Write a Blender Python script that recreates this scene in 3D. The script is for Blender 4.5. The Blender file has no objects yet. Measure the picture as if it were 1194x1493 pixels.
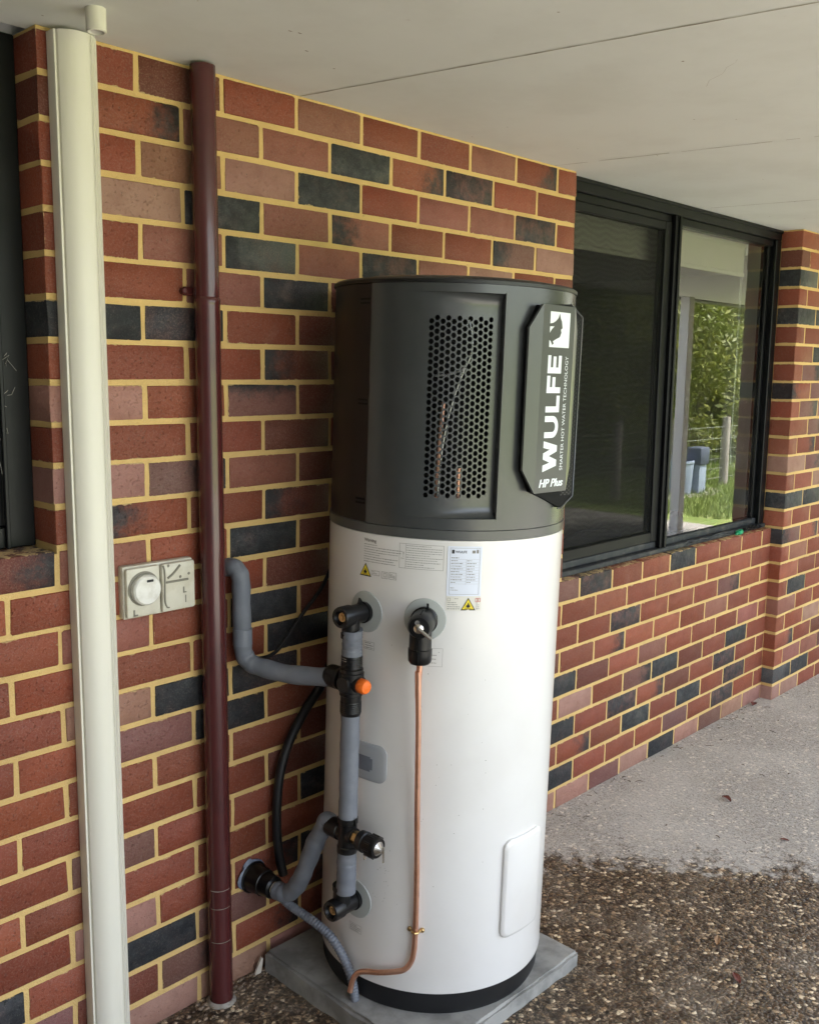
import bpy, bmesh, math, random
import numpy as np
from mathutils import Vector, Matrix
rnd = random.Random(7)
S = bpy.context.scene
C = S.collection
R_ = math.radians

# ------------------------------------------------------------------ camera
cam = bpy.data.objects.new('camera', bpy.data.cameras.new('camera'))
C.objects.link(cam)
yaw, pitch, roll = 0.80963, -0.14631, 0.01271
fw = Vector((math.sin(yaw)*math.cos(pitch), math.cos(yaw)*math.cos(pitch), math.sin(pitch)))
r0 = Vector((math.cos(yaw), -math.sin(yaw), 0)); u0 = r0.cross(fw)
rr = r0*math.cos(roll)+u0*math.sin(roll); uu = u0*math.cos(roll)-r0*math.sin(roll)
cam.matrix_world = Matrix(((rr.x, uu.x, -fw.x, -1.5105), (rr.y, uu.y, -fw.y, -2.1020), (rr.z, uu.z, -fw.z, 1.7353), (0, 0, 0, 1)))
cam.data.sensor_fit = 'HORIZONTAL'; cam.data.sensor_width = 36
cam.data.lens = 36*1414.56/1194
cam.data.clip_start = 0.02; cam.data.clip_end = 2000
S.camera = cam
# ------------------------------------------------------------------ sky, sun, exposure
SUN_EL, SUN_AZ = R_(60), R_(30)         # azimuth from +Y (behind the house) towards +X
w = bpy.data.worlds.new('World'); S.world = w; w.use_nodes = True
nt = w.node_tree; bg = nt.nodes['Background']
sky = nt.nodes.new('ShaderNodeTexSky'); sky.sky_type = 'NISHITA'; sky.sun_disc = False
sky.sun_elevation = SUN_EL; sky.sun_rotation = SUN_AZ
sky.air_density = 1.0; sky.dust_density = 3.0; sky.ozone_density = 1.0
hs = nt.nodes.new('ShaderNodeHueSaturation'); hs.inputs['Saturation'].default_value = .45   # thin overcast
wm = nt.nodes.new('ShaderNodeMix'); wm.data_type = 'RGBA'; wm.blend_type = 'MULTIPLY'; wm.inputs[0].default_value = 1; wm.inputs[7].default_value = (1.0, 1.0, 1.0, 1)
nt.links.new(sky.outputs[0], hs.inputs['Color']); nt.links.new(hs.outputs[0], wm.inputs[6]); nt.links.new(wm.outputs[2], bg.inputs[0]); bg.inputs[1].default_value = 0.15
sl = bpy.data.lights.new('sun', 'SUN'); sl.energy = 4.0; sl.angle = R_(10); sl.color = (1, .95, .87)
sun = bpy.data.objects.new('sun', sl); C.objects.link(sun)
sd = Vector((math.sin(SUN_AZ)*math.cos(SUN_EL), math.cos(SUN_AZ)*math.cos(SUN_EL), math.sin(SUN_EL)))
sun.rotation_euler = (-sd).to_track_quat('-Z', 'Y').to_euler(); sun.location = sd*30
S.view_settings.view_transform = 'Standard'; S.view_settings.look = 'None'
S.view_settings.gamma = 1.0; S.view_settings.use_curve_mapping = False
S.view_settings.exposure = 3.1
S.render.engine = 'CYCLES'
S.cycles.max_bounces = 7; S.cycles.diffuse_bounces = 4; S.cycles.glossy_bounces = 3; S.cycles.transparent_max_bounces = 8

# ------------------------------------------------------------------ materials
def newmat(name):
    m = bpy.data.materials.new(name); m.use_nodes = True
    return m, m.node_tree, m.node_tree.nodes['Principled BSDF']
def N(nt, t, **k):
    n = nt.nodes.new(t)
    for a, b in k.items(): setattr(n, a, b)
    return n
def mixc(nt, fac, a, b, mode='MIX'):
    n = N(nt, 'ShaderNodeMix', data_type='RGBA', blend_type=mode)
    for i, v in ((0, fac), (6, a), (7, b)):
        if hasattr(v, 'is_output'): nt.links.new(v, n.inputs[i])
        elif i == 0: n.inputs[0].default_value = v
        else: n.inputs[i].default_value = (*v[:3], 1)
    return n.outputs[2]
def mth(nt, op, a, b=0.0, c=0.0, clamp=False):
    n = N(nt, 'ShaderNodeMath', operation=op, use_clamp=clamp)
    for i, v in enumerate((a, b, c)):
        if hasattr(v, 'is_output'): nt.links.new(v, n.inputs[i])
        else: n.inputs[i].default_value = v
    return n.outputs[0]
def ramp(nt, src, lo, hi, smooth=True):
    n = N(nt, 'ShaderNodeMapRange', interpolation_type='SMOOTHSTEP' if smooth else 'LINEAR')
    nt.links.new(src, n.inputs[0]); n.inputs[1].default_value = lo; n.inputs[2].default_value = hi
    return n.outputs[0]
def noise(nt, vec, scale, detail=4, rough=.55, w=None, dim='3D'):
    n = N(nt, 'ShaderNodeTexNoise', noise_dimensions='4D' if w is not None else dim)
    if vec is not None: nt.links.new(vec, n.inputs['Vector'])
    n.inputs['Scale'].default_value = scale; n.inputs['Detail'].default_value = detail; n.inputs['Roughness'].default_value = rough
    if w is not None: nt.links.new(w, n.inputs['W'])
    return n.outputs['Fac']
def bump(nt, b, h, strength=.3, dist=.002):
    n = N(nt, 'ShaderNodeBump'); n.inputs['Strength'].default_value = strength; n.inputs['Distance'].default_value = dist
    nt.links.new(h, n.inputs['Height']); nt.links.new(n.outputs[0], b.inputs['Normal']); return n
def pbr(name, col, rough=.5, metal=0., col2=None, nscale=8., lo=.4, hi=.65, bscale=None, bstr=.2, bdist=.001, spec=.5, stretch=None, coat=0, rvar=0):
    m, nt, b = newmat(name)
    b.inputs['Base Color'].default_value = (*col, 1); b.inputs['Roughness'].default_value = rough
    b.inputs['Metallic'].default_value = metal; b.inputs['Specular IOR Level'].default_value = spec
    b.inputs['Coat Weight'].default_value = coat
    tc = N(nt, 'ShaderNodeTexCoord').outputs['Object']
    if stretch:
        mp = N(nt, 'ShaderNodeMapping'); mp.inputs['Scale'].default_value = stretch; nt.links.new(tc, mp.inputs[0]); tc = mp.outputs[0]
    if col2 is not None:
        f = ramp(nt, noise(nt, tc, nscale, 5, .6), lo, hi)
        nt.links.new(mixc(nt, f, col, col2), b.inputs['Base Color'])
    if rvar:
        nt.links.new(mth(nt, 'MULTIPLY_ADD', noise(nt, tc, nscale*2.3, 4), rvar, rough-rvar/2), b.inputs['Roughness'])
    if bscale: bump(nt, b, noise(nt, tc, bscale, 4), bstr, bdist)
    return m

def brick_material(name, flash):
    m, nt, b = newmat(name)
    tc = N(nt, 'ShaderNodeTexCoord').outputs['Object']; oi = N(nt, 'ShaderNodeObjectInfo')
    rw = mth(nt, 'MULTIPLY', oi.outputs['Random'], 40.)
    base = oi.outputs['Color']
    cl = noise(nt, tc, 16, 3, .6, w=rw)
    c = mixc(nt, mth(nt, 'MULTIPLY', ramp(nt, cl, .38, .75), .30), base, (.13, .040, .026))
    fine = noise(nt, tc, 260, 1, .7)
    c = mixc(nt, mth(nt, 'MULTIPLY', ramp(nt, fine, .45, .8), .26), c, (.36, .25, .20))
    c = mixc(nt, mth(nt, 'MULTIPLY', ramp(nt, fine, .70, .78), .8), c, (.02, .014, .012))
    if flash != 'none':
        sx = N(nt, 'ShaderNodeSeparateXYZ'); nt.links.new(tc, sx.inputs[0])
        g = {'left': mth(nt, 'MULTIPLY', sx.outputs[0], -7.), 'right': mth(nt, 'MULTIPLY', sx.outputs[0], 7.),
             'top': mth(nt, 'MULTIPLY', sx.outputs[2], 16.), 'all': mth(nt, 'ADD', 0.55, 0.)}[flash]
        g = mth(nt, 'ADD', g, mth(nt, 'MULTIPLY_ADD', noise(nt, tc, 17, 6, .78, w=rw), 2.4, -1.25))
        g = ramp(nt, g, -.1, .75)
        dk = mixc(nt, ramp(nt, noise(nt, tc, 40, 4, .6, w=rw), .4, .75), (.009, .011, .014), (.030, .034, .037))
        dk = mixc(nt, mth(nt, 'MULTIPLY', ramp(nt, fine, .55, .8), .4), dk, (.09, .09, .085))
        c = mixc(nt, mth(nt, 'MULTIPLY', g, .95), c, dk)
    # faint lime bloom
    c = mixc(nt, mth(nt, 'MULTIPLY', ramp(nt, noise(nt, tc, 7, 3, .7, w=rw), .60, .82), .16), c, (.42, .31, .25))
    # ragged mortar smeared over the arrises
    gs_ = N(nt, 'ShaderNodeSeparateXYZ'); nt.links.new(N(nt, 'ShaderNodeTexCoord').outputs['Generated'], gs_.inputs[0])
    ex = mth(nt, 'MULTIPLY', mth(nt, 'SUBTRACT', .5, mth(nt, 'ABSOLUTE', mth(nt, 'SUBTRACT', gs_.outputs[0], .5))), .228)
    ez = mth(nt, 'MULTIPLY', mth(nt, 'SUBTRACT', .5, mth(nt, 'ABSOLUTE', mth(nt, 'SUBTRACT', gs_.outputs[2], .5))), .0825)
    nv = N(nt, 'ShaderNodeSeparateXYZ'); nt.links.new(N(nt, 'ShaderNodeNewGeometry').outputs['True Normal'], nv.inputs[0])
    ey = mth(nt, 'ADD', mth(nt, 'MULTIPLY', mth(nt, 'SUBTRACT', .5, mth(nt, 'ABSOLUTE', mth(nt, 'SUBTRACT', gs_.outputs[1], .5))), .11), mth(nt, 'GREATER_THAN', mth(nt, 'ABSOLUTE', nv.outputs[1]), .4))
    ex = mth(nt, 'MINIMUM', mth(nt, 'ADD', ex, mth(nt, 'GREATER_THAN', mth(nt, 'ABSOLUTE', nv.outputs[0]), .4)), mth(nt, 'ADD', ey, .004))
    ed = mth(nt, 'SUBTRACT', mth(nt, 'MINIMUM', ex, ez), mth(nt, 'MULTIPLY_ADD', noise(nt, tc, 38, 3, .7, w=rw), .021, -.0108))
    sm = mth(nt, 'SUBTRACT', 1., ramp(nt, ed, .0004, .0022))
    c = mixc(nt, mth(nt, 'MULTIPLY', sm, .8), c, (.50, .355, .16))
    nt.links.new(c, b.inputs['Base Color'])
    nt.links.new(mth(nt, 'MULTIPLY_ADD', cl, .3, .55), b.inputs['Roughness'])
    h = mth(nt, 'ADD', mth(nt, 'MULTIPLY', noise(nt, tc, 60, 2, .6), 1.0), mth(nt, 'MULTIPLY', fine, .5))
    bump(nt, b, mth(nt, 'SUBTRACT', h, mth(nt, 'MULTIPLY', ramp(nt, noise(nt, tc, 150, 2, .6), .62, .70), 1.6)), .8, .0022)
    return m
BM = {k: brick_material('brick_'+k, k) for k in ('none', 'left', 'right', 'top', 'all')}

def mortar_material():
    m, nt, b = newmat('mortar')
    tc = N(nt, 'ShaderNodeTexCoord').outputs['Object']
    f = noise(nt, tc, 3, 5, .6); g = noise(nt, tc, 330, 3, .6)
    c = mixc(nt, ramp(nt, f, .35, .7), (.68, .47, .185), (.57, .385, .155))
    c = mixc(nt, mth(nt, 'MULTIPLY', ramp(nt, g, .5, .8), .5), c, (.72, .56, .32))
    c = mixc(nt, mth(nt, 'MULTIPLY', ramp(nt, noise(nt, tc, 45, 5, .7), .62, .74), .55), c, (.30, .19, .09))
    nt.links.new(c, b.inputs['Base Color']); b.inputs['Roughness'].default_value = .9; b.inputs['Specular IOR Level'].default_value = .2
    bump(nt, b, mth(nt, 'ADD', mth(nt, 'MULTIPLY', noise(nt, tc, 70, 4), 1.5), g), .8, .003)
    return m
MORTAR = mortar_material()

def floor_material():
    m, nt, b = newmat('exposed_aggregate')
    tc = N(nt, 'ShaderNodeTexCoord').outputs['Object']
    wn = N(nt, 'ShaderNodeTexNoise'); nt.links.new(tc, wn.inputs['Vector']); wn.inputs['Scale'].default_value = 60
    wv = N(nt, 'ShaderNodeVectorMath', operation='MULTIPLY_ADD'); nt.links.new(wn.outputs['Color'], wv.inputs[0]); wv.inputs[1].default_value = (.012,)*3; nt.links.new(tc, wv.inputs[2])
    def vor(sc, feat='F1'):
        v = N(nt, 'ShaderNodeTexVoronoi', feature=feat); nt.links.new(wv.outputs[0], v.inputs['Vector']); v.inputs['Scale'].default_value = sc; return v
    v1 = vor(82); v2 = vor(200)
    sp = N(nt, 'ShaderNodeSeparateColor'); nt.links.new(v1.outputs['Color'], sp.inputs[0])
    sp2 = N(nt, 'ShaderNodeSeparateColor'); nt.links.new(v2.outputs['Color'], sp2.inputs[0])
    def cr(src, stops):
        n = N(nt, 'ShaderNodeValToRGB'); n.color_ramp.interpolation = 'CONSTANT'; e = n.color_ramp.elements
        e[0].position = stops[0][0]; e[0].color = (*stops[0][1], 1); e[1].position = stops[1][0]; e[1].color = (*stops[1][1], 1)
        for p, c in stops[2:]:
            x = e.new(p); x.color = (*c, 1)
        nt.links.new(src, n.inputs[0]); return n.outputs[0]
    stones = cr(sp.outputs[0], [(0, (.03, .022, .017)), (.20, (.34, .25, .165)), (.34, (.10, .068, .045)), (.5, (.44, .35, .25)), (.64, (.17, .115, .075)), (.74, (.80, .69, .53)), (.90, (.09, .07, .055))])
    grit = cr(sp2.outputs[0], [(0, (.05, .038, .028)), (.35, (.15, .115, .085)), (.6, (.27, .21, .155)), (.85, (.10, .08, .06))])
    sel = ramp(nt, sp.outputs[1], .38, .42)
    c = mixc(nt, sel, stones, grit)
    gap = ramp(nt, vor(82, 'DISTANCE_TO_EDGE').outputs['Distance'], .0, .12)
    c = mixc(nt, mth(nt, 'MULTIPLY', mth(nt, 'SUBTRACT', 1., gap), .75), c, (.035, .028, .021))
    big = noise(nt, tc, 1.6, 5, .6)
    # dry, chalky surface
    dry = mixc(nt, .55, c, (.66, .62, .56))
    dry = mixc(nt, mth(nt, 'MULTIPLY', mth(nt, 'LESS_THAN', sp2.outputs[2], .20), .65), dry, (.13, .11, .09))
    dry = mixc(nt, mth(nt, 'MULTIPLY', ramp(nt, noise(nt, tc, 9, 6, .7), .46, .68), .6), dry, (.36, .32, .275))
    dry = mixc(nt, mth(nt, 'MULTIPLY', ramp(nt, big, .4, .7), .35), dry, (.66, .62, .56))
    s = N(nt, 'ShaderNodeSeparateXYZ'); nt.links.new(tc, s.inputs[0])
    d = mth(nt, 'MULTIPLY_ADD', s.outputs[1], .8, s.outputs[0])
    d = mth(nt, 'ADD', d, mth(nt, 'MULTIPLY_ADD', noise(nt, tc, 5, 6, .62), .55, -.27))
    d = mth(nt, 'ADD', d, mth(nt, 'MULTIPLY_ADD', noise(nt, tc, 20, 6, .75), .85, -.425))
    wet = mth(nt, 'SUBTRACT', 1., ramp(nt, d, .96, 1.16))
    wc = mixc(nt, 1., mixc(nt, mth(nt, 'MULTIPLY', ramp(nt, noise(nt, tc, 28, 5, .7), .45, .62), .75), c, (.022, .016, .011)), (1.0, .92, .80), 'MULTIPLY')
    wc = mixc(nt, mth(nt, 'MULTIPLY', ramp(nt, noise(nt, tc, 2.6, 5, .65), .5, .68), .55), wc, mixc(nt, .35, c, (.40, .33, .25)))
    nt.links.new(mixc(nt, wet, dry, wc), b.inputs['Base Color'])
    nt.links.new(mth(nt, 'SUBTRACT', .88, mth(nt, 'MULTIPLY', wet, mth(nt, 'MULTIPLY_ADD', noise(nt, tc, 14, 3), .5, .15))), b.inputs['Roughness'])
    hh = mth(nt, 'ADD', mth(nt, 'MULTIPLY', v1.outputs['Distance'], -1.4), mth(nt, 'MULTIPLY', noise(nt, tc, 160, 3), .6))
    bump(nt, b, mth(nt, 'MULTIPLY', hh, mth(nt, 'MULTIPLY_ADD', wet, .7, .3)), .7, .004)
    return m

def soffit_material():
    m, nt, b = newmat('soffit_paint')
    tc = N(nt, 'ShaderNodeTexCoord').outputs['Object']
    c = mixc(nt, ramp(nt, noise(nt, tc, 2.5, 5, .6), .4, .7), (.735, .735, .685), (.68, .675, .62))
    c = mixc(nt, mth(nt, 'MULTIPLY', ramp(nt, noise(nt, tc, 22, 6, .7), .66, .76), .6), c, (.55, .51, .44))
    nt.links.new(c, b.inputs['Base Color']); b.inputs['Roughness'].default_value = .75
    bump(nt, b, noise(nt, tc, 120, 4), .15, .0008)
    return m

def leaf_material(name, c1, c2, c3):
    m, nt, b = newmat(name)
    tc = N(nt, 'ShaderNodeTexCoord').outputs['Object']; g = N(nt, 'ShaderNodeNewGeometry')
    c = mixc(nt, g.outputs['Random Per Island'], c1, c2)
    c = mixc(nt, ramp(nt, noise(nt, tc, 1.3, 3), .45, .65), c, c3)
    nt.links.new(c, b.inputs['Base Color']); b.inputs['Roughness'].default_value = .55
    t = N(nt, 'ShaderNodeBsdfTranslucent'); nt.links.new(c, t.inputs[0]); mx = N(nt, 'ShaderNodeMixShader'); mx.inputs[0].default_value = .3
    nt.links.new(b.outputs[0], mx.inputs[1]); nt.links.new(t.outputs[0], mx.inputs[2]); nt.links.new(mx.outputs[0], nt.nodes['Material Output'].inputs[0])
    return m

def glass_material(name, ior, tint=(1, 1, 1), dust=.0):
    m, nt, b = newmat(name); nt.nodes.remove(b)
    fr = N(nt, 'ShaderNodeFresnel'); fr.inputs[0].default_value = ior
    tr = N(nt, 'ShaderNodeBsdfTransparent'); tr.inputs[0].default_value = (*tint, 1)
    gl = N(nt, 'ShaderNodeBsdfGlossy'); gl.inputs['Roughness'].default_value = .0
    mx = N(nt, 'ShaderNodeMixShader'); nt.links.new(fr.outputs[0], mx.inputs[0]); nt.links.new(tr.outputs[0], mx.inputs[1]); nt.links.new(gl.outputs[0], mx.inputs[2])
    out = mx
    if dust:
        tc = N(nt, 'ShaderNodeTexCoord').outputs['Object']
        df = N(nt, 'ShaderNodeBsdfDiffuse'); df.inputs[0].default_value = (.5, .48, .43, 1)
        m2 = N(nt, 'ShaderNodeMixShader'); nt.links.new(mth(nt, 'MULTIPLY', ramp(nt, noise(nt, tc, 4, 6, .7), .4, .8), dust), m2.inputs[0])
        nt.links.new(mx.outputs[0], m2.inputs[1]); nt.links.new(df.outputs[0], m2.inputs[2]); out = m2
    nt.links.new(out.outputs[0], nt.nodes['Material Output'].inputs[0])
    return m
def screen_material():
    m, nt, b = newmat('fly_screen_mesh'); b.inputs['Base Color'].default_value = (.0095, .0098, .0085, 1); b.inputs['Roughness'].default_value = .8; b.inputs['Specular IOR Level'].default_value = .1
    tr = N(nt, 'ShaderNodeBsdfTransparent'); mx = N(nt, 'ShaderNodeMixShader'); mx.inputs[0].default_value = .5
    tc = N(nt, 'ShaderNodeTexCoord').outputs['Object']; wv = N(nt, 'ShaderNodeTexWave', wave_type='RINGS'); nt.links.new(tc, wv.inputs[0]); wv.inputs['Scale'].default_value = 14; wv.inputs['Distortion'].default_value = 9; wv.inputs['Detail'].default_value = 1; wv.inputs['Detail Scale'].default_value = .6
    nt.links.new(mth(nt, 'MULTIPLY_ADD', wv.outputs['Fac'], .08, .56), mx.inputs[0])
    nt.links.new(tr.outputs[0], mx.inputs[1]); nt.links.new(b.outputs[0], mx.inputs[2]); nt.links.new(mx.outputs[0], nt.nodes['Material Output'].inputs[0])
    return m

M = dict(
    floor=floor_material(), soffit=soffit_material(), glass=glass_material('window_glass', 2.5, (.9, .92, .9), .03),
    glassd=glass_material('sash_glass', 1.6, (.8, .82, .8), .03), screen=screen_material(),
    joint=pbr('soffit_joint', (.30, .25, .19), .9, col2=(.46, .41, .33), nscale=30),
    white=pbr('tank_enamel', (.74, .725, .705), .30, col2=(.71, .69, .665), nscale=3, coat=.5, spec=.5),
    char=pbr('charcoal_casing', (.040, .043, .0435), .27, col2=(.046, .049, .0495), nscale=5, spec=.6, bscale=700, bstr=.08, bdist=.0003),
    charb=pbr('black_side_cover', (.0045, .0045, .005), .42, bscale=500, bstr=.06, bdist=.0003),
    plate=pbr('fan_plate_grey', (.070, .073, .071), .28, bscale=600, bstr=.06, bdist=.0003),
    black=pbr('black_plastic', (.0045, .0045, .005), .33, col2=(.008, .008, .0085), nscale=30, bscale=90, bstr=.1, bdist=.0006, spec=.35),
    blackm=pbr('black_matte', (.003, .003, .0033), .7, spec=.2),
    rubber=pbr('black_rubber', (.007, .0075, .009), .5),
    print=pbr('white_print', (.72, .76, .78), .5), grey_print=pbr('small_print_ink', (.24, .225, .20), .7),
    label=pbr('label_paper', (.72, .76, .86), .45), label2=pbr('clear_label_film', (.70, .68, .62), .35), yellow=pbr('warning_yellow', (.80, .62, .03), .5),
    redink=pbr('red_ink', (.55, .10, .08), .6), ink=pbr('black_ink', (.015, .015, .016), .6),
    lag=pbr('grey_pipe_lagging', (.140, .152, .178), .62, col2=(.172, .183, .207), nscale=14, bscale=60, bstr=.25, bdist=.0015),
    pvc=pbr('grey_conduit', (.16, .175, .205), .45, col2=(.12, .13, .155), nscale=12),
    disc=pbr('escutcheon_grey', (.42, .44, .42), .5), inlet=pbr('grey_socket_cover', (.36, .37, .385), .45),
    copper=pbr('copper', (.88, .52, .38), .40, 1., col2=(.76, .40, .27), nscale=16, rvar=.2), brass=pbr('brass', (.60, .42, .20), .35, 1., col2=(.42, .27, .12), nscale=60),
    steel=pbr('nickel_steel', (.62, .60, .56), .25, 1.), orange=pbr('orange_cap', (.85, .16, .01), .4),
    concrete=pbr('concrete_slab', (.31, .305, .285), .7, col2=(.19, .187, .175), nscale=7, lo=.42, hi=.62, bscale=90, bstr=.35, bdist=.0015, rvar=.3),
    cream=pbr('cream_downpipe', (.72, .69, .59), .42, col2=(.60, .56, .45), nscale=7, lo=.5, hi=.8, stretch=(1, 1, .12), rvar=.25, bscale=30, bstr=.04),
    maroon=pbr('maroon_paint', (.072, .016, .016), .24, col2=(.055, .014, .014), nscale=6, lo=.45, hi=.7, bscale=40, bstr=.08, bdist=.0006, coat=.2),
    cement=pbr('cement_collar', (.32, .29, .25), .9, col2=(.20, .17, .14), nscale=30, bscale=80, bstr=.6, bdist=.004),
    switch=pbr('aged_switch_plastic', (.60, .57, .47), .45, col2=(.52, .48, .38), nscale=18), knob=pbr('dial_plastic', (.70, .69, .64), .25, col2=(.60, .58, .52), nscale=30),
    grime=pbr('dark_grime', (.21, .195, .155), .8), alu=pbr('black_aluminium', (.0032, .0036, .0042), .42, col2=(.007, .0075, .008), nscale=9, lo=.5, hi=.8, spec=.25, bscale=80, bstr=.06),
    sillgrit=pbr('dusty_track', (.016, .020, .025), .6, col2=(.06, .06, .055), nscale=22, lo=.45, hi=.7, bscale=120, bstr=.5, bdist=.002),
    plaster=pbr('interior_plaster', (.82, .81, .79), .8), carpet=pbr('room_carpet', (.16, .13, .11), .95),
    blind=pbr('blind_fabric', (.78, .75, .62), .8, bscale=300, bstr=.1), green=pbr('green_plastic', (.01, .30, .13), .35),
    cloth=pbr('black_cloth', (.016, .016, .018), .9, bscale=60, bstr=.4, bdist=.003),
    post=pbr('white_post_paint', (.84, .84, .83), .6), timber=pbr('grey_timber', (.33, .30, .27), .9, col2=(.22, .20, .18), nscale=20, stretch=(1, 1, .1)),
    wire=pbr('galvanised_wire', (.45, .46, .46), .4, .8), bluebin=pbr('faded_blue_plastic', (.27, .33, .42), .5), bindark=pbr('dark_blue_bin', (.06, .075, .11), .5),
    bark=pbr('bark', (.10, .075, .055), .95, col2=(.06, .045, .035), nscale=20, bscale=40, bstr=.8, bdist=.01),
    leafa=leaf_material('foliage_olive', (.09, .12, .02), (.25, .26, .05), (.15, .185, .03)),
    lawn=pbr('lawn', (.13, .19, .035), .95, col2=(.22, .25, .07), nscale=2.2, lo=.35, hi=.7, bscale=60, bstr=.8, bdist=.02),
    grass=leaf_material('grass_blades', (.11, .18, .03), (.24, .28, .075), (.15, .21, .04)),
    gravel=pbr('pale_gravel', (.34, .32, .29), .9, col2=(.25, .235, .21), nscale=60, bscale=80, bstr=.8, bdist=.01),
    leaf=pbr('dry_leaf', (.30, .18, .09), .8, col2=(.17, .09, .05), nscale=60), leafr=pbr('red_brown_leaf', (.13, .035, .025), .7), shard=pbr('pale_chip', (.60, .54, .45), .8), web=pbr('dust_web', (.35, .33, .29), .9), roof=pbr('roof_sheet', (.18, .17, .16), .6),
)

# ------------------------------------------------------------------ geometry helpers: every shape is (verts, faces)
def join(*gs):
    V, F = [], []
    for v, f in gs:
        o = len(V); V += [tuple(p) for p in v]; F += [tuple(i+o for i in q) for q in f]
    return V, F
def from_bm(bm):
    bm.verts.index_update(); g = ([tuple(v.co) for v in bm.verts], [tuple(v.index for v in f.verts) for f in bm.faces]); bm.free(); return g
def box(x0, x1, y0, y1, z0, z1, bev=0., seg=1):
    bm = bmesh.new(); bmesh.ops.create_cube(bm, size=1)
    for v in bm.verts: v.co = Vector((x0+(v.co.x+.5)*(x1-x0), y0+(v.co.y+.5)*(y1-y0), z0+(v.co.z+.5)*(z1-z0)))
    if bev: bmesh.ops.bevel(bm, geom=bm.edges[:], offset=bev, segments=seg, affect='EDGES', profile=.5)
    return from_bm(bm)
def basis(d):
    d = Vector(d).normalized(); a = Vector((0, 0, 1)) if abs(d.z) < .9 else Vector((1, 0, 0))
    x = d.cross(a).normalized(); return x, d.cross(x).normalized(), d
def lathe(p, d, prof, n=24, cap0=True, cap1=True):
    x, y, d = basis(d); p = Vector(p); V, F = [], []
    for t, r in prof:
        for k in range(n):
            a = 2*math.pi*k/n; V.append(p+d*t+(x*math.cos(a)+y*math.sin(a))*r)
    for i in range(len(prof)-1):
        for k in range(n):
            k2 = (k+1) % n; F.append((i*n+k, i*n+k2, (i+1)*n+k2, (i+1)*n+k))
    if cap0: F.append(tuple(range(n-1, -1, -1)))
    if cap1: F.append(tuple((len(prof)-1)*n+k for k in range(n)))
    return V, F
def cyl(a, b, r, r2=None, n=20, bev=0.):
    a, b = Vector(a), Vector(b); L = (b-a).length; r2 = r if r2 is None else r2
    pr = [(0, r-bev), (bev, r), (L-bev, r2), (L, r2-bev)] if bev else [(0, r), (L, r2)]
    return lathe(a, b-a, pr, n)
def spline(pts, n=8):
    P = [Vector(p) for p in pts]; P = [P[0]*2-P[1]]+P+[P[-1]*2-P[-2]]; out = []
    for i in range(1, len(P)-2):
        for k in range(n):
            t = k/n; a, b, c, d = P[i-1:i+3]
            out.append(.5*((2*b)+(c-a)*t+(2*a-5*b+4*c-d)*t*t+(3*b-a-3*c+d)*t**3))
    out.append(P[-2]); return out
def tube(path, r, n=14, caps=True):
    P = [Vector(p) for p in path]; V, F = [], []; x = None
    for i, p in enumerate(P):
        t = (P[min(i+1, len(P)-1)]-P[max(i-1, 0)]).normalized()
        if x is None: x = basis(t)[0]
        x = (x-t*x.dot(t)).normalized(); y = t.cross(x); rad = r(i/(len(P)-1)) if callable(r) else r
        for k in range(n):
            a = 2*math.pi*k/n; V.append(p+(x*math.cos(a)+y*math.sin(a))*rad)
    for i in range(len(P)-1):
        for k in range(n):
            k2 = (k+1) % n; F.append((i*n+k, i*n+k2, (i+1)*n+k2, (i+1)*n+k))
    if caps: F += [tuple(range(n-1, -1, -1)), tuple((len(P)-1)*n+k for k in range(n))]
    return V, F
def prism(poly, f0, f1, bev=0):
    """poly: list of (a,b); f0/f1 map (a,b) to 3-D front and back"""
    n = len(poly); V = [f0(*p) for p in poly]+[f1(*p) for p in poly]
    F = [tuple(range(n)), tuple(range(2*n-1, n-1, -1))]+[(i, i+n, (i+1) % n+n, (i+1) % n) for i in range(n)]
    return V, F
def rrect(x0, x1, y0, y1, r, n=5):
    out = []
    for cx, cy, a0 in ((x1-r, y1-r, 0), (x0+r, y1-r, 90), (x0+r, y0+r, 180), (x1-r, y0+r, 270)):
        for k in range(n+1):
            a = R_(a0+90*k/n); out.append((cx+r*math.cos(a), cy+r*math.sin(a)))
    return out
def mapg(g, fn): return [fn(*v) for v in g[0]], g[1]
def text(s, size, off=0., shear=0., align='LEFT'):
    cu = bpy.data.curves.new('txt', 'FONT'); cu.body = s; cu.size = size; cu.offset = off; cu.shear = shear; cu.align_x = align; cu.resolution_u = 3
    ob = bpy.data.objects.new('txt', cu); C.objects.link(ob)
    me = bpy.data.meshes.new_from_object(ob.evaluated_get(bpy.context.evaluated_depsgraph_get()))
    g = ([tuple(v.co) for v in me.vertices], [tuple(p.vertices) for p in me.polygons])
    bpy.data.objects.remove(ob); bpy.data.curves.remove(cu); bpy.data.meshes.remove(me); return g
def mesh(name, g, mat, smooth=True, ang=35):
    me = bpy.data.meshes.new(name); me.from_pydata([tuple(v) for v in g[0]], [], [tuple(f) for f in g[1]])
    bm = bmesh.new(); bm.from_mesh(me); bmesh.ops.recalc_face_normals(bm, faces=bm.faces[:]); bm.to_mesh(me); bm.free()
    me.materials.append(mat)
    if smooth:
        me.polygons.foreach_set('use_smooth', [True]*len(me.polygons)); me.set_sharp_from_angle(angle=R_(ang))
    return me
ORI = {}
def sh(g, o): return [(v[0]-o[0], v[1]-o[1], v[2]-o[2]) for v in g[0]], g[1]
I4 = Matrix.Identity(4)
def tag(o, label, cat, group=None):
    o['label'] = label; o['category'] = cat
    if group: o['group'] = group
def thing(name, label, cat, origin, frame=I4, group=None):
    o = bpy.data.objects.new(name, None); C.objects.link(o); o.empty_display_size = .05
    o.matrix_world = frame @ Matrix.Translation(origin); ORI[o.name] = origin; tag(o, label, cat, group); return o
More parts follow.
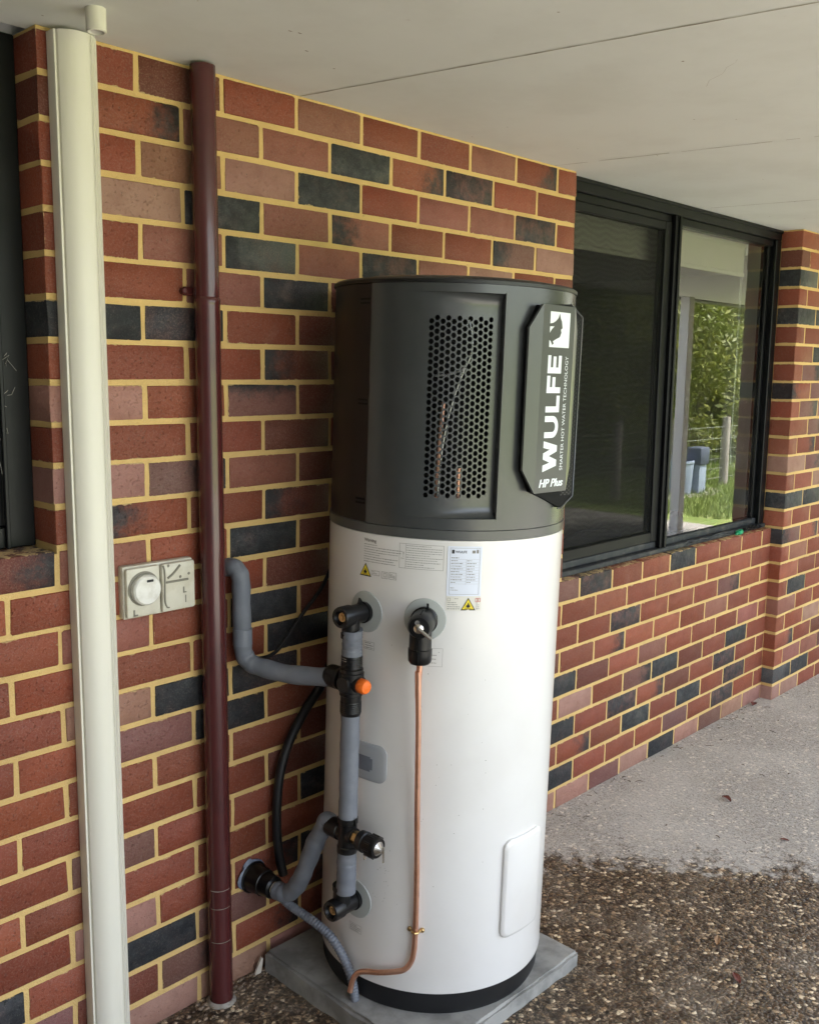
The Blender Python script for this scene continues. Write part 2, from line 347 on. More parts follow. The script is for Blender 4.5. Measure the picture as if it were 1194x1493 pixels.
def part(par, name, g, mat, smooth=True, ang=35, label=None):
    org = ORI[par.name]; o = bpy.data.objects.new(name, mesh(name, sh(g, org), mat, smooth, ang)); C.objects.link(o)
    o.parent = par; ORI[o.name] = org
    if label: o['label'] = label
    return o
def single(name, label, cat, g, mat, origin, frame=I4, group=None, smooth=True, ang=35):
    o = bpy.data.objects.new(name, mesh(name, sh(g, origin), mat, smooth, ang)); C.objects.link(o)
    o.matrix_world = frame @ Matrix.Translation(origin); ORI[o.name] = origin; tag(o, label, cat, group); return o
def struct(name, g, mat, smooth=False, kind='structure'):
    o = bpy.data.objects.new(name, mesh(name, g, mat, smooth)); C.objects.link(o); o['kind'] = kind; ORI[o.name] = (0, 0, 0); return o

H, CH, BL = 2.455, .09495, .24
# ================================================================== SETTING
struct('lawn', ([(-300, -300, -.03), (300, -300, -.03), (300, 300, -.03), (-300, 300, -.03)], [(0, 1, 2, 3)]), M['lawn'])
struct('bounce_ground', ([(-12, -11, -.022), (8.6, -11, -.022), (9.0, -6, -.022), (9.0, -2.6, -.022), (-12, -2.6, -.022)], [(0, 1, 2, 3, 4)]), M['gravel'])  # pale ground added outside the patio to bounce light in under the soffit
struct('patio_floor', box(-7, 9.0, -2.7, .3, -.15, 0), M['floor'])
sof = struct('soffit', box(-7, 9.0, -2.45, .048, H, H+.05), M['soffit'])
def joint(x0, ylen, wd):     # sheet joints, a touch proud of the lining, broken where the filler is flush
    V, F = [], []; n = 60
    for i in range(n+1):
        y = -ylen*i/n; x = x0+.187*-y+rnd.uniform(-.001, .001); ww = wd*rnd.uniform(.4, 1.2)
        V += [(x-ww, y, H-.0012), (x+ww, y, H-.0012)]
        if i and rnd.random() > .06: F.append((2*i-2, 2*i-1, 2*i+1, 2*i))
    return V, F
for i, x0 in enumerate((-.93, .252, 1.42, 2.59, 3.76, 4.93, 6.1, 7.3, 8.5)):
    o = bpy.data.objects.new('sheet_joint', mesh('sheet_joint', joint(x0, 2.42, .0026), M['joint'], False)); C.objects.link(o); o.parent = sof
crk = [(.876, -.849), (.83, -.88), (.80, -.93), (.76, -.96), (.74, -.99), (.72, -1.005)]
V = []
for i, (x, y) in enumerate(crk): V += [(x-.0012, y-.0012, H-.001), (x+.0012, y+.0012, H-.001)]
o = bpy.data.objects.new('hairline_crack', mesh('hairline_crack', (V, [(2*i, 2*i+1, 2*i+3, 2*i+2) for i in range(5)]), M['joint'], False)); C.objects.link(o); o.parent = sof
mk = []
for i in range(46):
    x, y, q = rnd.uniform(-.5, 4), -abs(rnd.gauss(0, .7)), rnd.uniform(.0012, .0038)
    mk.append(([(x+q*math.cos(a)*rnd.uniform(.6, 1.5), y+q*math.sin(a)*rnd.uniform(.5, 1.2), H-.0009) for a in [k*.9 for k in range(7)]], [tuple(range(7))]))
for x, y in ((-.067, -.38), (-.09, -.375), (.02, -.30)): mk.append(([(x-.006, y-.002, H-.001), (x+.007, y-.001, H-.001), (x+.004, y+.003, H-.001), (x-.003, y+.002, H-.001)], [(0, 1, 2, 3)]))
o = bpy.data.objects.new('fly_specks', mesh('fly_specks', join(*mk), M['joint'], False)); C.objects.link(o); o.parent = sof; o['kind'] = 'stuff'
struct('roof', join(box(-7.2, -2.3, -7.2, -2.5, H, H+.35), box(-7.2, 9.2, -2.5, 6.2, H+.055, H+.35), box(-7.2, 9.2, -2.60, -2.45, H-.012, H+.36)), M['roof'])
# closed dark rooms behind the wall
struct('room_shell', join(box(-7, 10.4, 6, 6.1, -.1, H), box(-7, -6.9, .3, 6, -.1, H), box(10.3, 10.4, .13, 6, -.1, H), box(.5, .6, .3, 6, -.1, H), box(5.2, 5.3, .3, 6, -.1, H),
       box(-7, 10.4, .14, 6, H-.02, H+.05)), M['plaster'])
struct('room_floor', box(-7, 10.4, .3, 6, -.12, .02), M['carpet'])
struct('inner_wall', join(box(-.46, 1.60, .115, .27, 0, H-.02), box(-7, -.46, .115, .27, 0, 1.29), box(-7, -1.9, .115, .27, 1.29, H-.02), box(1.60, 3.38, .135, .27, 0, .955), box(3.38, 10.3, .115, .27, 0, H-.02)), M['plaster'])

# ------------------------------------------------------------------ brickwork
COL = {'R': (.200, .041, .016), 'r': (.25, .060, .026), 'D': (.118, .027, .013), 'P': (.32, .165, .12), 'p': (.235, .082, .054), 'B': (.028, .029, .033), 'G': (.06, .065, .066), 'U': (.155, .065, .052), 'T': (.20, .078, .045)}
_bmesh = {}
def brick_mesh(L, D, Hh, var):
    key = (round(L, 3), round(D, 3), round(Hh, 3), var)
    if key in _bmesh: return _bmesh[key]
    rr_ = random.Random(hash(key) & 0xffff)
    bm = bmesh.new(); bmesh.ops.create_cube(bm, size=1)
    for v in bm.verts: v.co = Vector((v.co.x*L, v.co.y*D, v.co.z*Hh))
    fr = [e for e in bm.edges if sum(1 for v in e.verts if v.co.y < 0) == 2 or all(v.co.y < 0 or True for v in e.verts) and abs(e.verts[0].co.y-e.verts[1].co.y) > .01]
    bmesh.ops.bevel(bm, geom=fr, offset=.0028, segments=1, affect='EDGES')
    for v in bm.verts:
        v.co += Vector((rr_.uniform(-.002, .002), rr_.uniform(-.0009, .0009), rr_.uniform(-.0018, .0018)))
    g = from_bm(bm); me = mesh('brick', g, BM['none'], True, 50); _bmesh[key] = me; return me
def put_brick(par, x0, x1, zc, yf, code, D=.11, var=None):
    L = x1-x0
    if L < .02: return
    me = brick_mesh(L, D, CH-.0125, rnd.randrange(4))
    o = bpy.data.objects.new('brick', me); C.objects.link(o); o.parent = par
    org = ORI[par.name]
    o.location = ((x0+x1)/2-org[0], yf+D/2+rnd.uniform(-.0012, .0012)-org[1], zc+rnd.uniform(-.0008, .0008)-org[2])
    o.rotation_euler = (0, rnd.uniform(-.003, .003), rnd.uniform(-.003, .003))
    fl = {'<': 'left', '>': 'right', '^': 'top', '*': 'all'}.get(code[-1], 'none')
    c = COL[code[0]]; k = rnd.uniform(.86, 1.14)
    o.color = (c[0]*k*rnd.uniform(.96, 1.05), c[1]*k*rnd.uniform(.93, 1.08), c[2]*k*rnd.uniform(.93, 1.08), 1)
    o.material_slots[0].link = 'OBJECT'; o.material_slots[0].material = BM[fl]
def rcode():
    return rnd.choices(['R', 'r', 'D', 'R', 'P', 'p', 'B*', 'R>', 'R<', 'U'], [8, 6, 4, 6, 2, 3, 3, 2, 2, 2])[0]
MAIN = {  # course: (first perpend index, codes of successive bricks)
 1: (-2, 'R D R T R R T R> R'), 2: (-2.5, 'D R> T p G* r> U* r R'), 3: (-2, 'R T P G* R p p U* R'), 4: (-2.5, 'R P G* p p< R R U< P'),
 5: (-2, 'R p G< p U* p P R D'), 6: (-2.5, 'R R p B* D D R R R'), 7: (-2, 'B* B> R D D R D R R'), 8: (-2.5, 'R R R D< D R R B* R'), 9: (-2, 'P r U^ D D R D R R'),
 10: (-2.5, 'R R R D R D R R R'), 11: (-2, 'P U> p D R D D R R'), 12: (-2.5, 'R R< R D< D R R R R'),
 13: (-4, 'R D> p R B* D D R R R R'), 14: (-4.5, 'r r R r R D D B* R R R'), 15: (-4, 'R R p R B* D R R R R R'), 16: (-4.5, 'R R R R R B* D R R R D'),
 17: (-4, 'R R P B* B< D R R R R D'), 18: (-4.5, 'R R r U B* R R B* R R R'), 19: (-4, 'R R R R R D R R R R R'), 20: (-4.5, 'R R R R R D R R R R D'),
 21: (-4, 'r R U R R B* R D R R B*'), 22: (-4.5, 'R r R R R R R R R R R'), 23: (-4, 'R R P R R> B* D R R R B*'), 24: (-4.5, 'R B* r B* U r> B* D R R R'),
 25: (-4, 'U U D U> R> R R R R R B*'), 26: (-4.5, 'P P P P P P P P P P P')}
zc = lambda i: H-(i-.5)*CH
XL, XR, XP = -.481, 1.556, 3.463
wall = thing('brick_wall', 'red and black brick wall with yellow mortar behind the water heater', 'wall', (.5, 0, 0))
part(wall, 'mortar_bed', join(box(XL+.0022, XR-.0022, .0022, .114, zc(17)+CH/2-.006, H-.001), box(XL+.0022, 1.42, .0022, .114, -.1, zc(17)+CH/2-.006), box(-1.4, XL+.0022, .0022, .114, -.1, zc(12)-CH/2-.013)), MORTAR, False)
for c, (p0, s) in MAIN.items():
    for k, code in enumerate(s.split()):
        a, b = (p0+k)*BL+.0060, (p0+k+1)*BL-.0060
        if c <= 12: a = max(a, XL)
        if k == 0 and c <= 12: a = XL
        if c < 17:
            b = min(b, XR)
            if p0+k+1 > 6.3: b = XR
        elif p0+k+1 > 6.55: continue
        if a < XR-.02: put_brick(wall, a, b, zc(c), 0, code)
LOW = {17: (6, 'U U* R r G* R r R R'), 18: (5.5, 'D R r R r r r r R'), 19: (6, 'R R U* R R R U> r R'), 20: (5.5, 'B* R r> r r R p R R'), 21: (6, 'B* D r p R R R p r'),
       22: (5.5, 'R P R U> G* D R B* R'), 23: (6, 'B* R U* r> D R U* R R'), 24: (5.5, 'D R> R G* R G* r U* R'), 25: (6, 'B* R R R U R U* r R'), 26: (5.5, 'P P U P B* P U P P')}
low = thing('brick_wall', 'low brick wall under the wide black window, right of the heater', 'wall', (2.5, 0, 0))
part(low, 'mortar_bed', box(1.42, XP+.02, .0022, .13, -.1, zc(17)+CH/2-.012), MORTAR, False)
for c, (p0, s) in LOW.items():
    for k, code in enumerate(s.split()):
        a, b = (p0+k)*BL+.0060, (p0+k+1)*BL-.0060
        if p0+k+1 <= 6.55: continue
        b = min(b, XP-.004)
        put_brick(low, a, b, zc(c), 0, code, .125 if c == 17 else .11)
pier = thing('brick_pier', 'brick pier standing proud at the right end of the wide window', 'pier', (4.0, -.06, 0))
part(pier, 'mortar_bed', join(box(XP+.0022, 5.6, -.0598, .10, -.1, H-.001)), MORTAR, False)
PIER = {1: 'R R', 2: 'D r', 3: 'G< R', 4: 'R R', 5: 'G* G*', 6: 'R R', 7: 'R B*', 8: 'R U>', 9: 'R< U', 10: 'R U>', 11: 'R U>', 12: 'r R>', 13: 'P U>', 14: 'R r', 15: 'G* G*', 16: 'r R', 17: 'U< r>', 18: 'R p', 19: 'r R', 20: 'R G*', 21: 'p R', 22: 'r R', 23: 'r> R', 24: 'r p', 25: 'G> G*', 26: 'P P'}
for c in range(1, 27):
    x = XP; cs = PIER[c].split(); k = 0
    L = .227 if c % 2 else .101
    while x < 5.4:
        put_brick(pier, x, x+L, zc(c), -.062, cs[k] if k < 2 else rcode(), .108); x += L+.0104; L = .2296; k += 1
# far walls to close the house either side
struct('house_wall', join(box(-7, -1.4, .004, .114, 0, zc(12)-CH/2), box(-7, -1.9, .004, .114, 0, H-.002), box(5.6, 10.3, -.05, .11, 0, H-.002)), pbr('plain_brick', (.22, .07, .045), .85, col2=(.12, .05, .04), nscale=9))

struct('light_block_wall', box(-2.6, -2.4, -7.0, .0, 0, H-.002), pbr('light_block_grey', (.16, .165, .165), .9, col2=(.13, .135, .135), nscale=6))  # unseen wall added left of the camera to block sky light from that side
# ------------------------------------------------------------------ windows
ZS = zc(17)+CH/2-.005           # sill level of the wide window
win = thing('window', 'wide black aluminium sliding window under the soffit with fly screen', 'window', (2.5, .08, ZS))
yf = .046
part(win, 'head_frame', join(box(XR+.001, XP-.001, yf, .132, H-.052, H-.002, .003), box(XR+.001, XP-.001, yf+.018, .13, H-.082, H-.052, .002), box(XR+.001, XP-.001, yf-.008, yf+.006, H-.016, H-.002, .002)), M['alu'])
part(win, 'sill_frame', join(box(XR+.001, XP-.001, yf-.012, .132, ZS+.001, ZS+.022, .003), box(XR+.001, XP-.001, yf+.02, .13, ZS+.022, ZS+.052, .003)), M['sillgrit'])
part(win, 'jamb', box(XR+.001, XR+.04, yf, .131, ZS+.022, H-.052, .003), M['alu'])
part(win, 'jamb', join(box(XP-.058, XP-.001, yf, .131, ZS+.022, H-.052, .003), box(XP-.082, XP-.058, yf+.03, .13, ZS+.05, H-.08, .002)), M['alu'])
part(win, 'mullion', join(box(2.372, 2.428, yf-.006, .131, ZS+.022, H-.052, .004), box(2.392, 2.407, yf-.016, yf-.006, ZS+.024, H-.055, .003)), M['alu'])
sash = part(win, 'sliding_sash', join(box(2.318, 2.370, yf+.012, .10, ZS+.053, H-.083, .003), box(XR+.041, XR+.085, yf+.012, .10, ZS+.053, H-.083, .003), box(XR+.085, 2.318, yf+.014, .10, ZS+.053, ZS+.098, .003), box(XR+.085, 2.318, yf+.014, .10, H-.118, H-.083, .003)), M['alu'])
part(sash, 'fly_screen', ([(XR+.086, yf+.022, ZS+.099), (2.317, yf+.022, ZS+.099), (2.317, yf+.022, H-.119), (XR+.086, yf+.022, H-.119)], [(0, 1, 2, 3)]), M['screen'], False)
part(sash, 'pane', ([(XR+.086, yf+.036, ZS+.099), (2.317, yf+.036, ZS+.099), (2.317, yf+.036, H-.119), (XR+.086, yf+.036, H-.119)], [(0, 1, 2, 3)]), M['glassd'], False)
part(win, 'pane', ([(2.429, yf+.034, ZS+.053), (XP-.083, yf+.034, ZS+.053), (XP-.083, yf+.034, H-.083), (2.429, yf+.034, H-.083)], [(0, 1, 2, 3)]), M['glass'], False)
# roller blind inside
bl = thing('roller_blind', 'cream roller blind drawn up behind the wide window', 'blind', (2.5, .17, 2.2))
part(bl, 'roll', cyl((1.66, .185, H-.085), (3.30, .185, H-.085), .032), M['blind'])
part(bl, 'fabric', box(1.68, 3.28, .156, .158, 2.235, H-.085), M['blind'])
part(bl, 'bottom_rail', box(1.68, 3.28, .148, .166, 2.215, 2.237, .006, 2), M['blind'])
part(bl, 'bracket', box(3.285, 3.31, .15, .22, H-.13, H-.045, .004), M['plaster'])
single('blind_cord', 'thin blind cord hanging by the right jamb inside the window', 'cord', join(tube([(3.345, .20, H-.1), (3.348, .20, 1.8), (3.345, .20, 1.33)], .003, 6), tube([(3.362, .20, H-.1), (3.358, .20, 1.8), (3.352, .20, 1.33)], .003, 6), cyl((3.348, .2, 1.26), (3.348, .2, 1.33), .009, .006)), M['post'], (3.35, .2, 1.3))
def lump(c, s, seed, n=18):
    r2 = random.Random(seed); V, F = [], []
    ph = [r2.uniform(0, 6.28) for _ in range(6)]
    for i in range(n+1):
        t = math.pi*i/n
        for k in range(2*n):
            a = math.pi*k/n
            q = 1+.10*math.sin(3*a+ph[0])*math.sin(t)+.08*math.sin(2*t*2+ph[1]+a)+.05*math.sin(5*a+ph[2]+3*t)
            V.append((c[0]+s[0]*q*math.sin(t)*math.cos(a), c[1]+s[1]*q*math.sin(t)*math.sin(a), c[2]+s[2]*q*math.cos(t)))
    for i in range(n):
        for k in range(2*n):
            k2 = (k+1) % (2*n); F.append((i*2*n+k, i*2*n+k2, (i+1)*2*n+k2, (i+1)*2*n+k))
    return V, F
single('cloth_bundle', 'small black cloth bundle on the inner sill behind the clear pane', 'bundle', lump((2.80, .205, 1.005), (.10, .05, .055), 3), M['cloth'], (2.8, .2, .956))
single('cloth_bundle', 'long black cloth heap on the inner sill behind the fly screen', 'bundle', lump((2.02, .20, .995), (.26, .05, .055), 5), M['cloth'], (2.02, .2, .956))
# litter on the sill
single('plastic_clip', 'small bright green plastic clip lying on the brick window sill', 'clip', join(lump((3.135, .022, ZS+.012), (.034, .014, .013), 8, 10), cyl((3.10, .018, ZS+.008), (3.07, .012, ZS+.01), .006, .004)), M['green'], (3.13, .022, ZS))
def scrap(x0, x1, seed):
    r2 = random.Random(seed); gs = []
    for i in range(5):
        pts = [(x0+(x1-x0)*t/6+r2.uniform(-.02, .02), .028+r2.uniform(-.008, .012), ZS+.008+r2.uniform(0, .018)) for t in range(7)]
        gs.append(tube(spline(pts, 4), lambda t: .0045*(1-.5*abs(2*t-1)), 6))
    return join(*gs)
single('mesh_scrap', 'crumpled dark screen mesh scrap lying left of the green clip', 'scrap', scrap(2.62, 3.08, 2), M['sillgrit'], (2.85, .028, ZS))
single('mesh_scrap', 'short dark crumpled mesh scrap at the right end of the sill', 'scrap', scrap(3.19, 3.38, 4), M['blackm'], (3.3, .028, ZS))

ZL = zc(12)-CH/2-.004
lw = thing('window', 'dark framed window cut off at the left edge of the picture', 'window', (-.9, .12, ZL))
part(lw, 'frame', join(box(-.546, XL-.001, .098, .15, ZL, H-.002, .003), box(-1.9, -.546, .098, .15, ZL, ZL+.05, .003), box(-1.9, -.546, .098, .15, H-.05, H-.002, .003), box(-.556, -.546, .086, .098, ZL, H-.002, .002)), M['alu'])
part(lw, 'sash', join(box(-.596, -.548, .108, .14, ZL+.051, H-.051, .003), box(-1.9, -.596, .108, .14, ZL+.051, ZL+.1, .003)), M['alu'])
part(lw, 'pane', ([(-1.9, .125, ZL+.09), (-.595, .125, ZL+.09), (-.595, .125, H-.05), (-1.9, .125, H-.05)], [(0, 1, 2, 3)]), M['glassd'], False)
wg = []
for i in range(22):
    x, z = -.555+rnd.uniform(-.03, .02), rnd.choice([1.55, 1.62, 1.72, 1.98])+rnd.uniform(-.05, .05)
    wg.append(tube([(x, .094, z), (x+rnd.uniform(-.02, .02), .09, z+rnd.uniform(-.02, .02)), (x+rnd.uniform(-.03, .03), .095, z+rnd.uniform(-.03, .03))], .0006, 4))
wo = part(lw, 'cobweb', join(*wg), M['web']); wo['kind'] = 'stuff'

# ------------------------------------------------------------------ wall fittings
dp = thing('downpipe', 'cream plastic downpipe running full height beside the left window', 'downpipe', (-.405, -.03, 0))
prof = []
for t in range(13):                      # bowed front with rounded shoulders
    u = -1+2*t/12; prof.append((-.405+.0475*u, -.037-.026*(1-abs(u)**2.4)))
prof = [(-.4555, -.003), (-.4565, -.032), (-.4555, -.0365), (-.4515, -.0375), (-.4495, -.0335), (-.4485, -.041)]+prof[1:-1]+[(-.3565, -.036), (-.3545, -.003)]
part(dp, 'pipe', prism(prof, lambda a, b: (a+.0035, b, -.01), lambda a, b: (a-.0025, b, H-.012)), M['cream'], True, 28)
part(dp, 'edge_bead', join(tube([(-.3975+.018, -.0627, 0), (-.404+.018, -.0627, H-.012)], .0009, 6), tube([(-.3975+.027, -.0605, 0), (-.404+.027, -.0605, H-.012)], .0009, 6)), M['cream'])
single('pipe_stub', 'short cream pipe stub poking through the soffit above the downpipe', 'pipe stub', lathe((-.437, -.178, H), (0, 0, -1), [(0, .0205), (.044, .0205), (.046, .019), (.046, .0165), (.004, .0165)], 24, True, True), M['cream'], (-.437, -.178, H))
pb = Vector((-.078, -.043, 0)); ptv = Vector((-.087, -.043, H+.0))
pl = thing('red_pipe', 'dark red painted round pipe rising from the floor to the soffit', 'pipe', tuple(pb))
pt = lambda z: pb+(ptv-pb)*(z/H)
part(pl, 'pipe', join(cyl(pt(-.01), pt(1.90), .0318, n=32), cyl(pt(1.90), pt(2.448), .0305, n=32)), M['maroon'])
part(pl, 'socket_rim', lathe(pt(1.885), (0, 0, 1), [(0, .0319), (.004, .0327), (.016, .0327), (.020, .0306)], 32), M['maroon'])
part(pl, 'saddle_clip', join(box(-.132, -.105, -.016, -.004, 1.908, 1.930, .003), lathe((-.130, -.002, 1.919), (0, -1, 0), [(0, .009), (.014, .009), (.017, .006)], 8)), M['maroon'])
for z in (.34, .288, .19):
    part(pl, 'scuff_ring', tube([pt(z)+Vector((math.cos(a), math.sin(a), 0))*.0318 for a in [R_(-170+d) for d in range(0, 110, 8)]], .0008, 5), M['grime'] if z < .3 else M['cement'])
part(pl, 'cement_collar', lathe((pb.x, pb.y, -.002), (0, 0, 1), [(0, .042), (.006, .039), (.012, .033)], 20), M['cement'])

sw = thing('isolator_switch', 'grubby cream double isolator switch on the brick wall between the pipes', 'switch', (-.228, 0, 1.187))
part(sw, 'base_plate', box(-.327, -.129, -.021, .003, 1.122, 1.253, .004, 2), M['switch'])
md = part(sw, 'dial_module', box(-.324, -.231, -.034, -.0205, 1.126, 1.249, .006, 2), M['switch'])
part(md, 'dial_well', lathe((-.278, -.0335, 1.196), (0, -1, 0), [(0, .043), (.0015, .043)], 32), M['grime'])
part(md, 'dial', lathe((-.276, -.033, 1.194), (0, -1, 0), [(0, .038), (.014, .038), (.019, .034), (.020, .0)], 32), M['knob'])
part(md, 'dial_slot', box(-.280, -.262, -.0545, -.052, 1.214, 1.220, .001), M['ink'])
part(md, 'key_mark', join(box(-.308, -.304, -.0352, -.0338, 1.132, 1.146), box(-.308, -.296, -.0352, -.0338, 1.130, 1.134)), M['grime'])
mr = part(sw, 'flap_module', box(-.227, -.131, -.036, -.0205, 1.126, 1.249, .006, 2), M['switch'])
part(mr, 'flap_lever', join(tube(spline([(-.212, -.037, 1.212), (-.196, -.037, 1.222), (-.176, -.037, 1.241)], 5), .003, 8), box(-.217, -.152, -.0385, -.0355, 1.199, 1.205, .001)), M['grime'])
part(mr, 'hinge_gap', tube(spline([(-.224, -.0365, 1.245), (-.220, -.0365, 1.225), (-.221, -.0365, 1.16), (-.216, -.0365, 1.140), (-.209, -.0365, 1.137)], 5), .0022, 6), M['grime'])
for x, z in ((-.209, 1.243), (-.150, 1.216), (-.175, 1.211)):
    part(mr, 'screw', lathe((x, -.0358, z), (0, -1, 0), [(0, .004), (.0012, .003)], 10), M['grime'])
part(mr, 'moulded_mark', join(box(-.168, -.164, -.0366, -.0355, 1.168, 1.184), box(-.168, -.158, -.0366, -.0355, 1.168, 1.171), box(-.162, -.159, -.0366, -.0355, 1.143, 1.162)), M['grime'])

# ================================================================== WATER HEATER
BX = (.4551, -.3322, .055)
be = R_(48.0)
F_H = Matrix.Translation(BX) @ Matrix.Rotation(R_(1.2), 4, Vector((math.sin(be), math.cos(be), 0)))
RT = .3185
def W(th, rad, z): return (rad*math.cos(R_(th)), rad*math.sin(R_(th)), z)
def cyl_map(th0, z0, off=0.):          # flat (u right, v up) wrapped on the tank
    return lambda u, v, d=0.: W(th0+math.degrees(u/RT), RT+off+d, z0+v)
def wrap(g, th0, z0, off): 
    f = cyl_map(th0, z0, off); return [f(v[0], v[1], v[2] if len(v) > 2 else 0.) for v in g[0]], g[1]
def quad(u0, u1, v0, v1, n=8):
    V, F = [], []
    for i in range(n+1):
        u = u0+(u1-u0)*i/n; V += [(u, v0, 0), (u, v1, 0)]
        if i: F.append((2*i-2, 2*i, 2*i+1, 2*i-1))
    return V, F
# slab it stands on
bm = bmesh.new(); bmesh.ops.create_cube(bm, size=1)
for v in bm.verts: v.co = Vector(((v.co.x)*.668, (v.co.y)*.636, v.co.z*.07-.035))
bmesh.ops.bevel(bm, geom=bm.edges[:], offset=.008, segments=2, affect='EDGES')
bmesh.ops.subdivide_edges(bm, edges=[e for e in bm.edges if e.calc_length() > .3], cuts=14)
for v in bm.verts:
    if abs(v.co.x) > .3 or abs(v.co.y) > .28: v.co += Vector((rnd.uniform(-.0026, .0026), rnd.uniform(-.0026, .0026), rnd.uniform(-.0026, .0006)))
slab_g = from_bm(bm)
slab = bpy.data.objects.new('concrete_slab', mesh('concrete_slab', slab_g, M['concrete'], True, 40)); C.objects.link(slab)
slab.matrix_world = Matrix.Translation((.4225, -.338, .0545)) @ F_H.to_3x3().to_4x4()
tag(slab, 'square grey concrete slab on the floor under the water heater', 'slab')

ht = thing('water_heater', 'tall white cylindrical heat pump water heater with charcoal top', 'water heater', (0, 0, 0), F_H)
nT = 128
part(ht, 'base_ring', lathe((0, 0, 0), (0, 0, 1), [(0, RT-.012), (.012, RT-.007), (.062, RT-.004), (.066, RT-.009)], nT), M['rubber'])
part(ht, 'tank', lathe((0, 0, 0), (0, 0, 1), [(.060, RT-.006), (.0625, RT-.001), (.068, RT), (.4, RT), (.9, RT), (1.268, RT), (1.269, RT-.004)], nT, True, True), M['white'])
part(ht, 'collar', lathe((0, 0, 0), (0, 0, 1), [(1.269, RT-.003), (1.270, RT+.0015), (1.2925, RT+.0015), (1.2945, RT-.002)], nT, True, True), M['plate'])
ZT = 1.885
T0, T1, TS = -178.0, 176.0, -116.5
def sst(x): x = max(0, min(1, x)); return x*x*(3-2*x)
def rec(th, z):                         # recessed hand-hold panel: deepens towards its right edge
    if th > TS+1e-6 or th < -165: return 0.
    d = .021*sst((th+163)/(TS+163-1))
    e = min((1.862-z)/.032, (z-1.322)/.032)
    e = max(0, min(1, e)); return d*math.sqrt(1-(1-e)**2)
GT0, GT1, GZ0, GZ1 = -149.6, -120.2, 1.367, 1.812
ths = sorted(set([T0+i*2 for i in range(0, 31)]+[GT0, GT1, TS]+[-119.2, -118.3, -117.4]+[TS+.001]+[TS+i*3 for i in range(1, 23)]+[-48]))
zs = sorted(set([1.2945, 1.30, 1.315]+[1.322+.032*(1-math.cos(R_(a))) for a in range(0, 91, 10)]+[GZ0, GZ1]+[1.354+i*.04 for i in range(1, 12)]+[1.862-.032*(1-math.cos(R_(a))) for a in range(0, 91, 10)]+[1.875, ZT]))
ths = [t for i, t in enumerate(ths) if i == 0 or t-ths[i-1] > 5e-4]; zs = [z for i, z in enumerate(zs) if i == 0 or z-zs[i-1] > 1e-4]
V, F = [], []; nz = len(zs)
for t in ths:
    for z in zs: V.append(W(t, RT-rec(t, z), z))
for i in range(len(ths)-1):
    for j in range(nz-1):
        if ths[i] >= GT0-1e-6 and ths[i+1] <= GT1+1e-6 and zs[j] >= GZ0-1e-6 and zs[j+1] <= GZ1+1e-6: continue
        F.append((i*nz+j, (i+1)*nz+j, (i+1)*nz+j+1, i*nz+j+1))
part(ht, 'front_casing', (V, F), M['char'], True, 32)
# step lip right of the recess
part(ht, 'recess_lip', join(*[mapg(box(0, .0032, 0, .003, 1.32, 1.865, .0008), lambda x, y, z: W(TS+math.degrees(x/RT), RT+y-.0012, z))]), M['plate'])
# dark side and back cover
V, F = [], []
tb = [-48+i*4 for i in range(0, 57)]; tb = [t for t in tb if t <= 182.0]; tb[-1] = 182.0
zb = [1.2945, 1.3, 1.5, 1.7, ZT]
for t in tb:
    for z in zb: V.append(W(t, RT-.0022, z))
for i in range(len(tb)-1):
    for j in range(4): F.append((i*5+j, (i+1)*5+j, (i+1)*5+j+1, i*5+j+1))
bc = part(ht, 'side_cover', (V, F), M['charb'])
for z in (1.845, 1.60, 1.352):
    for dz in (0, -.010):
        part(bc, 'vent_slot', mapg(box(-.040, -.008, 0, .0018, z+dz-.0022, z+dz+.0022), lambda u, d, z: W(182.+math.degrees(u/RT), RT-.0022+d, z)), M['blackm'])
part(ht, 'lid', lathe((0, 0, 0), (0, 0, 1), [(ZT-.004, RT-.004), (ZT-.002, RT+.003), (ZT+.006, RT+.003), (ZT+.011, RT-.004), (ZT+.02, RT-.06), (ZT+.024, 0.001)], nT, True, True), M['charb'])
# perforated grille
def grille():
    V, F = [], []; ncol, p = 12, .0158; u0, u1 = 0, R_(GT1-GT0)*RT; a = (u1-u0)/ncol; vh = GZ1-GZ0; nrow = 27; p = vh/(nrow+.5+.3); marg = p*.15
    fm = lambda u, v, d=0.: (lambda t: W(t, RT-rec(t, GZ0+v)-d, GZ0+v))(GT0+math.degrees(u/RT))
    rad = a*.462
    for c in range(ncol):
        uc = (c+.5)*a; off = marg+(p/2 if c % 2 else 0)
        edges = [(0, off)] if off > 0 else []
        edges += [(off+nrow*p, vh)]
        for v0, v1 in edges:
            o = len(V); V += [fm(uc-a/2, v0), fm(uc+a/2, v0), fm(uc+a/2, v1), fm(uc-a/2, v1)]; F.append((o, o+1, o+2, o+3))
        for r in range(nrow):
            vc = off+(r+.5)*p; o = len(V)
            for k in range(8):
                ang = R_(45*k); cx, cy = math.cos(ang), math.sin(ang); m = max(abs(cx), abs(cy)); V.append(fm(uc+cx/m*a/2, vc+cy/m*p/2))
            for d in (0, .0014):
                for k in range(8):
                    ang = R_(45*k); V.append(fm(uc+rad*math.cos(ang), vc+rad*1.06*math.sin(ang), d))
            for k in range(8):
                k2 = (k+1) % 8; F += [(o+k, o+k2, o+8+k2, o+8+k), (o+8+k, o+8+k2, o+16+k2, o+16+k)]
    return V, F
me = bpy.data.meshes.new('air_grille'); g = grille(); me.from_pydata(g[0], [], g[1]); me.materials.append(M['char'])
gr = bpy.data.objects.new('air_grille', me); C.objects.link(gr); gr.parent = ht; ORI[gr.name] = (0, 0, 0)
part(ht, 'inner_liner', lathe((0, 0, 0), (0, 0, 1), [(1.30, RT-.10), (1.88, RT-.10)], 48, True, True), M['blackm'])
